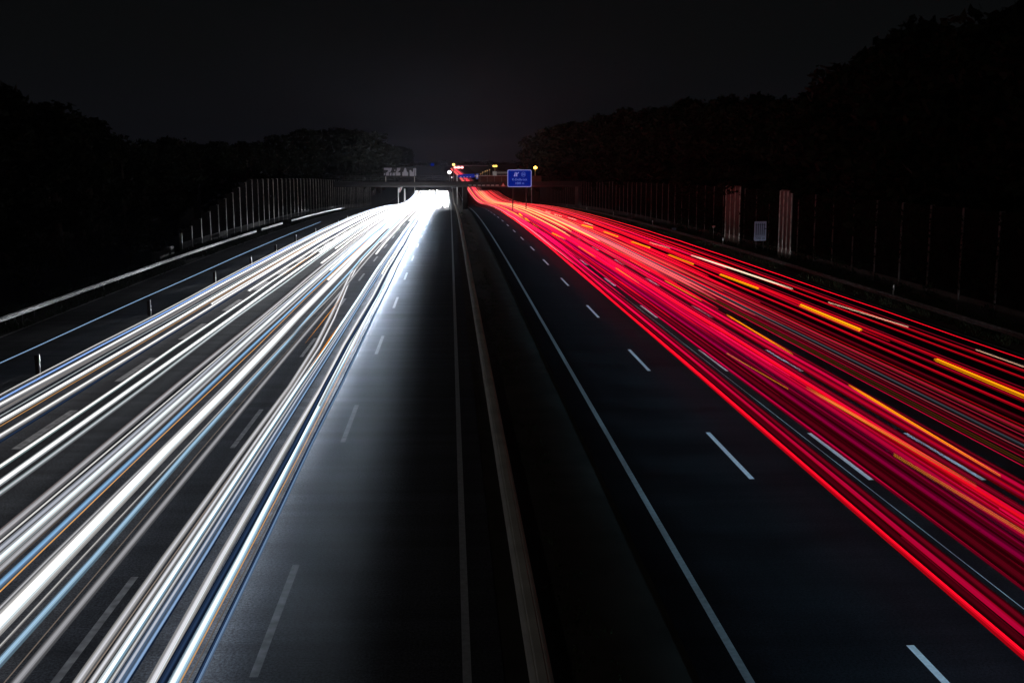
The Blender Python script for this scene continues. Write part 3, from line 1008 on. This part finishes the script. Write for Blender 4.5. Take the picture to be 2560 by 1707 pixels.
# the blue exit sign
YS = 235.0
a, b = at_y(1268.5, 424.5, YS), at_y(1329, 468, YS)
cx, cz, sw, sh = (a.x + b.x) / 2, (a.z + b.z) / 2, (b.x - a.x) / 2, (a.z - b.z) / 2
o = empty("exit_sign", (cx, YS, zr(YS)), "large blue motorway exit sign with white arrow and place name right of the bridge", "road sign")
cz -= zr(YS)
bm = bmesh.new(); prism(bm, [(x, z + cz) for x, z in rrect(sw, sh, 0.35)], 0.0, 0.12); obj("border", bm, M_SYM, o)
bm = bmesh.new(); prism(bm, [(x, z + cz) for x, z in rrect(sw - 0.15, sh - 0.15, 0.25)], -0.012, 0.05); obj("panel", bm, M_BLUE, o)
bm = bmesh.new()
u = 2 * sh / 43.5     # metres per photo pixel on the sign
def sp(x, y): return ((x - 1298.75) * u, cz - (y - 446.25) * u)
prism(bm, [sp(*p) for p in ((1284.2, 441.3), (1287.2, 431), (1288.4, 431), (1288.2, 441.3))], -0.022, -0.013)
prism(bm, [sp(*p) for p in ((1289.4, 441.3), (1289.2, 431), (1290.6, 431), (1292.6, 433.2), (1296.5, 430.6), (1298, 431.0), (1295.4, 434.4), (1292.8, 435.4), (1293.2, 441.3))], -0.022, -0.013)
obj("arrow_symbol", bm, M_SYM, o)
bm = bmesh.new()
for k_ in range(24):
    a0, a1 = 2 * math.pi * k_ / 24, 2 * math.pi * (k_ + 1) / 24
    q = sp(1308.5, 436.2)
    prism(bm, [(q[0] + rr * math.cos(t), q[1] + rr * math.sin(t)) for rr, t in ((5.6 * u, a0), (5.6 * u, a1), (5.0 * u, a1), (5.0 * u, a0))], -0.022, -0.013)
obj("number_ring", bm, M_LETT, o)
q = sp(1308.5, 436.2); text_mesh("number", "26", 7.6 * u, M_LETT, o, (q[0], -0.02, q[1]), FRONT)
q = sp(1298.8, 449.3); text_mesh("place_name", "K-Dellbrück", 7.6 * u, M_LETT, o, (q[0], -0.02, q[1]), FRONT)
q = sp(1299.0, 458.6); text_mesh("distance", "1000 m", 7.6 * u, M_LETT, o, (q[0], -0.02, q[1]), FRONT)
for s in (-1, 1):
    bm = bmesh.new(); tube(bm, [(s * sw * .55, 0.2, -0.3), (s * sw * .55, 0.2, cz + sh - .1)], 0.11, 8); obj("sign_post", bm, M_POLE, o)

# lane sign in front of the right barrier
a = at_x(1886, 552, 32.0); YS = a.y
A, B = at_y(1886.5, 552.5, YS), at_y(1915, 601, YS)
cx, sw, sh, cz = (A.x + B.x) / 2, (B.x - A.x) / 2, (A.z - B.z) / 2, (A.z + B.z) / 2
o = empty("lane_sign", (cx, YS, zr(YS)), "white lane diagram sign with upright dark bars in front of the right barrier", "road sign")
bm = bmesh.new(); prism(bm, [(x, z + cz) for x, z in rrect(sw, sh, 0.08)], 0.0, 0.05); obj("panel", bm, mat("blueish_white", (0.42, 0.50, 0.72), .6, nscale=2, namp=.08), o)
M_DB = mat("dark_blue_print", (0.06, 0.08, 0.16), 0.5, nscale=3, namp=.1)
bm = bmesh.new()
for k_ in range(5):
    xx = -sw * 0.68 + k_ * sw * 0.33
    box(bm, xx - 0.045, xx + 0.045, -0.014, -0.003, cz - sh * 0.42, cz + sh * 0.66)
    prism(bm, [(xx - 0.12, cz + sh * .64), (xx + .12, cz + sh * .64), (xx, cz + sh * .80)], -0.015, -0.004)
xx = -sw * 0.68 + 4 * sw * 0.33
box(bm, xx + 0.05, xx + 0.24, -0.014, -0.003, cz + sh * 0.20, cz + sh * 0.30)
obj("lane_bars", bm, M_DB, o)
bm = bmesh.new(); box(bm, -sw * .9, sw * .9, -0.012, -0.002, cz - sh * .535, cz - sh * .515); obj("divider", bm, M_DB, o)
text_mesh("distance", "200 m", 0.42, M_DB, o, (0, -0.012, cz - sh * 0.75), FRONT)
for s in (-1, 1):
    bm = bmesh.new(); tube(bm, [(s * sw * .6, 0.09, -0.3), (s * sw * .6, 0.09, cz + sh * .9)], 0.04, 8); obj("sign_post", bm, M_POLE, o)

# small blue-white plate and the little red plate by the right barrier
a = at_x(1685, 573, 31.6)
o = empty("kilometre_plate", (a.x, a.y, zr(a.y)), "small pale blue plate on a short stake in the right verge", "small sign")
hz = a.z - zr(a.y)
bm = bmesh.new(); box(bm, -0.33, 0.33, -0.015, 0.015, hz - .19, hz + .19, .01); obj("plate", bm, mat("pale_blue_plate", (0.55, 0.62, 0.9), .5, nscale=3, namp=.05), o)
bm = bmesh.new(); tube(bm, [(0, .04, -.2), (0, .04, hz + .1)], .025, 8); obj("stake", bm, M_STEEL, o)
a = at_x(1784, 566.5, 32.8)
o = empty("emergency_plate", (a.x, a.y, zr(a.y)), "tiny dull red plate on a thin stake before the right barrier", "small sign")
hz = a.z - zr(a.y)
bm = bmesh.new(); box(bm, -0.2, 0.2, -0.015, 0.015, hz - .12, hz + .12, .01); obj("plate", bm, mat("dull_red_plate", (0.45, 0.15, 0.12), .5, nscale=3, namp=.05), o)
bm = bmesh.new(); tube(bm, [(0, .04, -.2), (0, .04, hz + .1)], .02, 8); obj("stake", bm, M_STEEL, o)

# ------------------------------------------------------------------ bridge
YB = 288.0
zb0 = at_y(1164, 468, YB).z; zb1 = at_y(1164, 455, YB).z; zrail = at_y(900, 440.5, YB).z
M_DECK = mat("bridge_concrete", (0.030, 0.029, 0.031), 0.9, nscale=0.4, namp=0.2)
o = empty("bridge", (0, YB, zb0), "dark concrete road bridge crossing the motorway", "bridge")
XA, XB = -44.0, 36.0
bm = bmesh.new()
prof = [(-0.6, 0.35), (-0.6, zb1 - zb0), (9.6, zb1 - zb0), (9.6, 0.35), (8.6, 0.30), (8.2, 0.0), (0.8, 0.0), (0.4, 0.30)]
ra = [bm.verts.new((XA, p, q)) for p, q in prof]; rb = [bm.verts.new((XB, p, q)) for p, q in prof]
bm.faces.new(ra); bm.faces.new(rb[::-1])
for q in range(len(prof)): bm.faces.new((ra[q], rb[q], rb[(q + 1) % len(prof)], ra[(q + 1) % len(prof)]))
obj("deck", bm, M_DECK, o)
pz = zr(YB) - zb0
bm = bmesh.new()
xp = at_y(1163, 500, YB).x
box(bm, xp - 0.62, xp + 0.62, 0.8, 8.0, pz - .3, -0.003, .15); obj("pier", bm, M_DECK, o)
for x0, x1 in ((XA, XA + 8), (XB - 3.0, XB)):
    bm = bmesh.new(); box(bm, x0, x1, 0.3, 8.6, pz - .5, -0.003); obj("abutment", bm, M_DECK, o)
bm = bmesh.new()
hz = zrail - zb0
for t in (hz, hz - .45, hz - .9):
    box(bm, XA, 5.9, -0.50, -0.42, t - .04, t + .04)
x = XA
while x < 5.9:
    box(bm, x - .05, x + .05, -0.49, -0.43, zb1 - zb0 + .002, hz + .05); x += 2.0
obj("railing", bm, M_POLE, o)
# brown parapet panels with pale posts on the right half
x0, x1 = at_y(1196, 450, YB).x, at_y(1275, 450, YB).x
ptop = at_y(1200, 440, YB).z - zb0
bm = bmesh.new(); box(bm, x0, x1 + 8, -0.46, -0.40, zb1 - zb0 + .002, ptop); obj("parapet_panel", bm, mat("brown_panel", (0.06, 0.03, 0.022), .85, nscale=.8, namp=.3), o)
for px in (1200, 1218, 1236, 1254, 1272):
    X = at_y(px, 450, YB).x
    bm = bmesh.new(); box(bm, X - .09, X + .09, -.55, -.463, zb1 - zb0 - .3, ptop + .05); obj("parapet_post", bm, M_POST_R, o)
for k_ in range(7):
    xa, xb = at_y(1171.5 + k_ * 11.2, 463, YB).x, at_y(1179 + k_ * 11.2, 463, YB).x
    zz = at_y(1175, 463.4, YB).z - zb0
    bm = bmesh.new(); box(bm, xa, xb, -.68, -.603, zz - .07, zz + .07); obj("fascia_marker", bm, M_SIGNW, o)

a = at_y(1258, 462.5, YB - .8)
o = empty("warning_sign", (a.x, YB - .8, a.z), "small red rimmed triangular warning sign on the bridge edge", "road sign")
bm = bmesh.new(); prism(bm, [(-.55, -.35), (.55, -.35), (0, .6)], 0, .05); obj("rim", bm, M_RED, o)
bm = bmesh.new(); prism(bm, [(-.34, -.24), (.34, -.24), (0, .34)], -.012, .03); obj("face", bm, M_SIGNW, o)

# pale lettering board above the left half of the bridge
YL = YB - 1.0
c0 = at_y(1000, 430, YL)
px = -at_y(1000, 430, YL).x + at_y(1001, 430, YL).x
o = empty("lettering_board", (c0.x, YL, c0.z), "pale ragged capital letters on a dark board above the bridge", "lettering")
bm = bmesh.new(); box(bm, -41.5 * px, 41.5 * px, 0.05, 0.12, -12 * px, 11.5 * px); obj("board", bm, mat("board_grey", (0.012, 0.012, 0.014), .8, nscale=.5, namp=.2), o)
LET = [
    [[(385, 430), (410, 395), (785, 395), (740, 540), (690, 610), (640, 600), (625, 770), (470, 770), (490, 640), (590, 560), (580, 500), (400, 495)], [(385, 745), (395, 660), (455, 650), (430, 745)], [(665, 770), (680, 640), (765, 630), (750, 770)]],
    [[(885, 520), (920, 475), (960, 510), (925, 560)], [(805, 765), (815, 640), (940, 620), (945, 765)]],
    [[(1040, 395), (1205, 395), (1180, 500), (1050, 620), (1190, 620), (1190, 765), (985, 770), (960, 620), (1010, 540)]],
    [[(1290, 780), (1290, 610), (1340, 590), (1400, 400), (1470, 400), (1500, 550), (1580, 640), (1565, 780)]],
    [[(1650, 790), (1640, 510), (1710, 500), (1800, 620), (1840, 420), (1890, 410), (1880, 790)], [(1910, 780), (1905, 410), (1960, 400), (1955, 780)]],
]
for polys in LET:
    bm = bmesh.new()
    for pl in polys:
        prism(bm, [((p[0] / 19.6 + 940 - 1000) * px, -(p[1] / 19.6 + 400 - 430) * px) for p in pl], -0.03, 0.047)
    obj("letter", bm, mat("letter_paint", (0.26, 0.25, 0.29), .7, nscale=1.2, namp=.15), o)
for s in (-1, 1):
    bm = bmesh.new(); box(bm, s * 36 * px - .07, s * 36 * px + .07, .125, .25, zb1 - c0.z + .003, 10 * px); obj("support", bm, M_POST, o)

# signs by the left rail, near the bridge
YQ = 262.0
a = at_y(996, 499, YQ); t = at_y(996, 469, YQ)
o = empty("striped_sign", (a.x, YQ, zr(YQ)), "white sign with red stripe on a pole at the end of the left rail", "road sign")
bm = bmesh.new(); tube(bm, [(0, 0, -.3), (0, 0, t.z - zr(YQ))], .11, 8); obj("pole", bm, M_WHITE, o)
hz = t.z - zr(YQ)
bm = bmesh.new(); prism(bm, [(-.05, hz - 1.25), (.45, hz - 1.1), (1.05, hz + .15), (.25, hz - .05)], -.16, -.11); obj("panel", bm, M_SIGNW, o)
bm = bmesh.new(); prism(bm, [(.28, hz - 1.1), (.40, hz - 1.06), (.72, hz + .02), (.55, hz - .02)], -.175, -.163); obj("stripe", bm, M_RED, o)
for i, (x, ya, yb, w_) in enumerate(((1012, 473, 494, .20), (1037, 470, 487, .08))):
    a, b = at_y(x, ya, YQ + 12), at_y(x, yb, YQ + 12)
    o = empty("roadside_pole", (b.x, YQ + 12, zr(YQ + 12)), ["thick pale pole just right of the striped sign", "thin pale pole between striped sign and bridge pier"][i], "pole")
    bm = bmesh.new(); tube(bm, [(0, 0, -.3), (0, 0, a.z - zr(YQ + 12))], [w_, w_ * .9], 8); obj("shaft", bm, M_WHITE, o)
    bm = bmesh.new(); tube(bm, [(0, 0, a.z - zr(YQ + 12) - .01), (0, 0, a.z - zr(YQ + 12) + .12)], [w_ * 1.2, w_ * .7], 8); obj("cap", bm, M_STEEL, o)


# ------------------------------------------------------------------ far lamps and gantries beyond the bridge
def street_lamp(label, x, y, Y, rad, col, st, group, double=None, base=None):
    p = at_y(x, y, Y)
    bz = zr(Y) if base is None else base
    o = empty("street_lamp", (p.x, Y, bz), label, "street lamp", group)
    hz = p.z - bz
    arm = 0.0 if double is None else (at_y(double, y, Y).x - p.x)
    bm = bmesh.new(); tube(bm, [(arm / 2, .6, -.5 if base is None else .002), (arm / 2, .6, hz * .8), (arm / 2, .55, hz + rad * .9)], [.16, .11, .07] if base is None else [.07, .06, .05], 8); obj("pole", bm, M_STEEL, o)
    for k_, ax in enumerate([0.0] if double is None else [0.0, arm]):
        bm = bmesh.new(); tube(bm, [(arm / 2, .55, hz + rad * 1.2), (ax, 0, hz + rad * 1.1)], .06, 6); obj("arm", bm, M_STEEL, o)
        bm = bmesh.new(); bmesh.ops.create_uvsphere(bm, u_segments=14, v_segments=8, radius=rad)
        for v_ in bm.verts: v_.co = Vector((v_.co.x + ax, v_.co.y * 1.0, v_.co.z * .8 + hz))
        obj("lamp_globe", bm, emat("sodium_" + str(int(col[2] * 100)) + "_" + str(st), col, st), o, True)
    return o


GL = "lit street lamps beyond the bridge"
street_lamp("bright orange street lamp just right of the blue exit sign", 1338.5, 419.5, 293, .46, (1.0, .50, .06), 9, GL, None, zb1)
street_lamp("twin yellow street lamp left of the blue exit sign", 1234.2, 415.5, 293, .27, (1.0, .62, .10), 4, GL, 1240.6, zb1)
street_lamp("single yellow street lamp above the red far lights", 1134, 412, 760, .95, (1.0, .66, .16), 4, GL)
street_lamp("white floodlight beside the far red lights", 1123.5, 431, 700, 1.25, (1.0, .96, .98), 4, GL)
street_lamp("small dim white lamp low above the bridge", 1129.5, 444, 640, .35, (1.0, .93, .9), 3, GL)
for i, (x, y, Y) in enumerate(((1202, 435, 292), (1207, 431, 292.5), (1213, 428.5, 293), (1218, 427, 293.5), (1224, 425, 294))):
    street_lamp(f"tiny amber lamp in the slanting row above the bridge, {ordinal(i + 1)} from the left", x, y, Y, .12, (1.0, .6, .2), .9 + .08 * i,
                "tiny amber lamps in a slanting row", None, zb1)

# far gantry with lit red signals
YG = 900.0
o = empty("signal_gantry", (at_y(1147, 419, YG).x, YG, zr(YG)), "far gantry with three glaring red white signals over the motorway", "gantry")
ox = at_y(1147, 419, YG).x; hz = at_y(1147, 419, YG).z - zr(YG)
for X in (2.7 - ox, 31 - ox):
    bm = bmesh.new(); box(bm, X - .2, X + .2, -.2, .2, -1, hz + 1.6); obj("leg", bm, M_DECK, o)
bm = bmesh.new(); box(bm, 2.91 - ox, 30.79 - ox, -.2, .2, hz + 1.2, hz + 1.6); obj("beam", bm, M_STEEL, o)
for k_, (x, w_) in enumerate(((1138, 1.1), (1146.5, 1.7), (1155.5, 1.1))):
    X = at_y(x, 419, YG).x - ox
    bm = bmesh.new(); bmesh.ops.create_uvsphere(bm, u_segments=12, v_segments=8, radius=1)
    for v_ in bm.verts: v_.co = Vector((X + v_.co.x * w_, v_.co.y * .4 - .7, hz + v_.co.z * .85))
    obj("signal_lamp", bm, emat("signal_red", (1.0, .30, .30), 4.5), o, True)
# blue direction boards above the bridge
YG = 420.0
xa, xb = at_y(1144, 440, YG), at_y(1186, 440, YG)
o = empty("direction_gantry", (xa.x, YG, zr(YG)), "overhead gantry with a long and a short blue board beyond the bridge", "gantry")
W2 = xb.x - xa.x
hz = at_y(1160, 440.5, YG).z - zr(YG)
ppx = W2 / 42.0
for X in (2.7 - xa.x, 30.5 - xa.x):
    bm = bmesh.new(); box(bm, X - .15, X + .15, .22, .5, -1, hz + .6); obj("leg", bm, M_STEEL, o)
bm = bmesh.new(); box(bm, 2.86 - xa.x, 30.34 - xa.x, .25, .45, hz - .2, hz + .2); obj("beam", bm, M_STEEL, o)
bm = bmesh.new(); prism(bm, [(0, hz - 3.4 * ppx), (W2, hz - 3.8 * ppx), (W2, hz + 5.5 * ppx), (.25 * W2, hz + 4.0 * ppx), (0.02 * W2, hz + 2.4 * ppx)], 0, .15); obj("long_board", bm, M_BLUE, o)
bm = bmesh.new(); box(bm, W2 + 3.5 * ppx, W2 + 10.5 * ppx, 0, .15, hz - 8 * ppx, hz + 5.5 * ppx); obj("short_board", bm, mat("bright_blue", (0.015, 0.10, 0.45), .5, nscale=.5, namp=.1), o)
bm = bmesh.new(); box(bm, W2 + 5 * ppx, W2 + 9 * ppx, -.02, -.003, hz - 4 * ppx, hz + 3 * ppx); obj("board_print", bm, M_SIGNW, o)
for k_ in range(4):
    bm = bmesh.new(); box(bm, (8 + 8 * k_) * ppx - .2, (8 + 8 * k_) * ppx + .2, -.02, -.003, hz - 2.6 * ppx, hz - 1.2 * ppx); obj("board_mark", bm, M_SIGNW, o)

a = at_y(1081, 412, YB + 1)
o = empty("distant_sign", (a.x, YB + 1, zb1), "tiny blue sign on a thin pole standing on the bridge left of the lamps", "road sign")
hz = a.z - zb1
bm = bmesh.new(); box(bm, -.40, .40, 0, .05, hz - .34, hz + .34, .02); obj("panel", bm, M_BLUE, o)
bm = bmesh.new(); tube(bm, [(0, .1, .002), (0, .1, hz + .2)], .04, 8); obj("post", bm, M_DECK, o)

# low building beyond the bridge, right of the motorway
YF = 800.0
A, B = at_y(1242, 430, YF), at_y(1290, 436, YF)
o = empty("shop_building", (A.x, YF, zr(YF)), "low dark building with a grey fascia strip and pale sign behind the bridge", "building")
zt = A.z - zr(YF); Lw = B.x - A.x; px = Lw / 48.0
M_FAS = lit(mat("lit_fascia", (0.2, 0.2, 0.2), .7, nscale=.3, namp=.2), (.5, .5, .5), 0.10)
bm = bmesh.new(); box(bm, -3, Lw + 3, .3, 14, -1, zt + 1); obj("wall", bm, M_DECK, o)
bm = bmesh.new(); box(bm, .2, Lw, .1, .297, zt - 1.2, zt); obj("fascia_strip", bm, M_FAS, o)
bm = bmesh.new(); box(bm, -10.2 * px, -.02, .08, .297, zt - 2.6, zt + .3); obj("pale_sign", bm, lit(mat("lit_pale_sign", (0.3, 0.3, 0.3), .7, nscale=.3, namp=.3), (.5, .5, .5), 0.25), o)
bm = bmesh.new(); box(bm, -3.3, Lw + 3.3, .05, 14.3, zt + 1.003, zt + 1.4); obj("roof", bm, M_BLACK, o)

# far woods on the horizon
rnd = random.Random(5); v, f = [], []
for k_ in range(420):
    X = rnd.uniform(-260, 420); hh = 6 + 5 * noise.noise(Vector((X * .012, 3, 0))) + 3 * noise.noise(Vector((X * .05, 8, 0)))
    leaf_cloud(v, f, rnd, (X, 1500 + rnd.uniform(-20, 20), zr(1500) + hh * .45), (6, 6, hh * .55), 26, 1.4)
tag(mesh_obj("distant_woods", v, f, M_LEAF), kind="stuff")

# ------------------------------------------------------------------ light
# dipped beams of the cars that drive away: blue white lamps low over the right lanes
def spot(name, loc, aim, energy, col, ang, blend=0.6, size=0.06):
    l = bpy.data.lights.new(name, 'SPOT'); l.energy = energy; l.color = col
    l.spot_size = ang; l.spot_blend = blend; l.shadow_soft_size = size
    q = bpy.data.objects.new(name, l); COL.objects.link(q); q.location = loc
    q.rotation_euler = (Vector(aim) - Vector(loc)).to_track_quat('-Z', 'Y').to_euler()


HB = 22000.0
for Y in range(-62, 300, 5):
    for xx in (8.2, 12.2, 15.8):
        z = zr(Y) + 0.66
        sl = (zr(Y + 40) - zr(Y)) / 40.0
        spot("headlight_fill", (xx + random.uniform(-.7, .7), Y, z), (xx, Y + 30, z + 30 * (sl - 0.045)), HB, (0.40, 0.74, 1.0), R(32), 1.0)
        bpy.context.scene.collection.objects[-1].scale = (1.0, 0.10, 1.0)
# dipped beams of the oncoming cars: pale wash right of the headlight trails
for Y in range(36, 330, 5):
    z = zr(Y) + 0.66
    sl = (zr(Y - 40) - zr(Y)) / 40.0
    spot("headlight_fill", (-4.15 + random.uniform(-.12, .12), Y, z), (-6.4, Y - 30, z + 30 * (sl - 0.045)), 1450, (0.68, 0.83, 1.0), R(29), 0.8)
    bpy.context.scene.collection.objects[-1].scale = (1.0, 0.11, 1.0)
for q in [t for t in COL.objects if t.get("category") == "marker post"]:  # one added spot per marker post, there only to brighten it
    Xq, Yq = q.location.x, q.location.y
    spot("headlight_fill", (-17.75, Yq + 5, zr(Yq + 5) + 0.66), (Xq + 0.05, Yq, zr(Yq) + 0.54), 2000, (0.92, 0.95, 1.0), R(40), 1.0)
    bpy.context.scene.collection.objects[-1].scale = (1.0, 0.35, 1.0)
for Y in range(60, 330, 28):  # added spots aimed at the left guard rail to brighten it
    spot("headlight_fill", (-17.75, Y, zr(Y) + 0.70), (-26.3, Y - 34, zr(Y - 34) + 0.80), 9000, (0.92, 0.95, 1.0), R(40), 1.0)
    bpy.context.scene.collection.objects[-1].scale = (1.0, 0.11, 1.0)
# added spots over the outer lane that brighten the right verge and barrier
for Y in (30, 58, 86):
    spot("verge_fill_beam", (24.0, Y, 1.0), (33.5, Y + 62, 4.2), 1200, (0.9, 0.92, 1.0), R(40), 0.9)
for Y in range(20, 280, 20):
    spot("verge_fill_beam", (25.0, Y, 0.9), (31.3, Y + 45, 0.6 + zr(Y + 45)), 5000, (0.9, 0.95, 1.0), R(20), 0.9)
    bpy.context.scene.collection.objects[-1].scale = (1.0, 0.15, 1.0)

# night air round the road, lit by the traffic
bm = bmesh.new(); box(bm, -620, 620, -80, 2250, -9, 46)
m = bpy.data.materials.new("night_air"); m.use_nodes = True
m.node_tree.nodes.clear()
mo = m.node_tree.nodes.new("ShaderNodeOutputMaterial"); pv = m.node_tree.nodes.new("ShaderNodeVolumePrincipled")
pv.inputs["Color"].default_value = (0.70, 0.76, 1.0, 1); pv.inputs["Density"].default_value = 0.00008
pv.inputs["Anisotropy"].default_value = 0.5
m.node_tree.links.new(pv.outputs[0], mo.inputs["Volume"])
tag(obj("haze", bm, m), kind="stuff")

w = bpy.data.worlds.new("World"); S.world = w; w.use_nodes = True
nt = w.node_tree; bg = nt.nodes["Background"]
sky = nt.nodes.new("ShaderNodeTexSky"); sky.sky_type = 'NISHITA'; sky.sun_disc = False
sky.sun_elevation = R(-4); sky.sun_rotation = R(180)
add = nt.nodes.new("ShaderNodeMixRGB"); add.blend_type = 'ADD'; add.inputs[0].default_value = 1.0
tc = nt.nodes.new("ShaderNodeTexCoord"); sep = nt.nodes.new("ShaderNodeSeparateXYZ")
nt.links.new(tc.outputs["Generated"], sep.inputs[0])
ramp = nt.nodes.new("ShaderNodeValToRGB")
ramp.color_ramp.elements[0].position = 0.0; ramp.color_ramp.elements[0].color = (.0068, .0068, .0092, 1)
ramp.color_ramp.elements[1].position = 0.30; ramp.color_ramp.elements[1].color = (.0024, .0024, .0026, 1)
e = ramp.color_ramp.elements.new(0.10); e.color = (.0046, .0050, .0054, 1)
nt.links.new(sep.outputs["Z"], ramp.inputs[0])
mulw = nt.nodes.new("ShaderNodeMixRGB"); mulw.blend_type = 'MULTIPLY'; mulw.inputs[0].default_value = 1.0
mulw.inputs[2].default_value = (6.0, 6.2, 6.2, 1)
nt.links.new(ramp.outputs[0], mulw.inputs[1])
skm = nt.nodes.new("ShaderNodeMixRGB"); skm.blend_type = 'MULTIPLY'; skm.inputs[0].default_value = 1.0
skm.inputs[2].default_value = (0.05, 0.05, 0.05, 1)
nt.links.new(sky.outputs[0], skm.inputs[1])
nt.links.new(skm.outputs[0], add.inputs[1]); nt.links.new(mulw.outputs[0], add.inputs[2])
nt.links.new(add.outputs[0], bg.inputs["Color"]); bg.inputs["Strength"].default_value = 0.1

sl = bpy.data.lights.new("night_fill_sun", 'SUN'); sl.energy = 0.055; sl.angle = R(2); sl.color = (1.0, 0.93, 0.85)  # added weak warm sun from behind, lifts the central rail and edge line
so = bpy.data.objects.new("night_fill_sun", sl); COL.objects.link(so); so.rotation_euler = (R(52), 0, R(-35))

S.render.engine = 'CYCLES'
S.cycles.use_denoising = True
S.cycles.max_bounces = 4
S.cycles.volume_bounces = 0
S.cycles.diffuse_bounces = 2
S.cycles.glossy_bounces = 2
S.cycles.sample_clamp_indirect = 4
S.cycles.caustics_reflective = False
S.cycles.caustics_refractive = False
S.view_settings.view_transform = 'Standard'
S.view_settings.look = 'None'
S.view_settings.exposure = 0
S.view_settings.gamma = 1
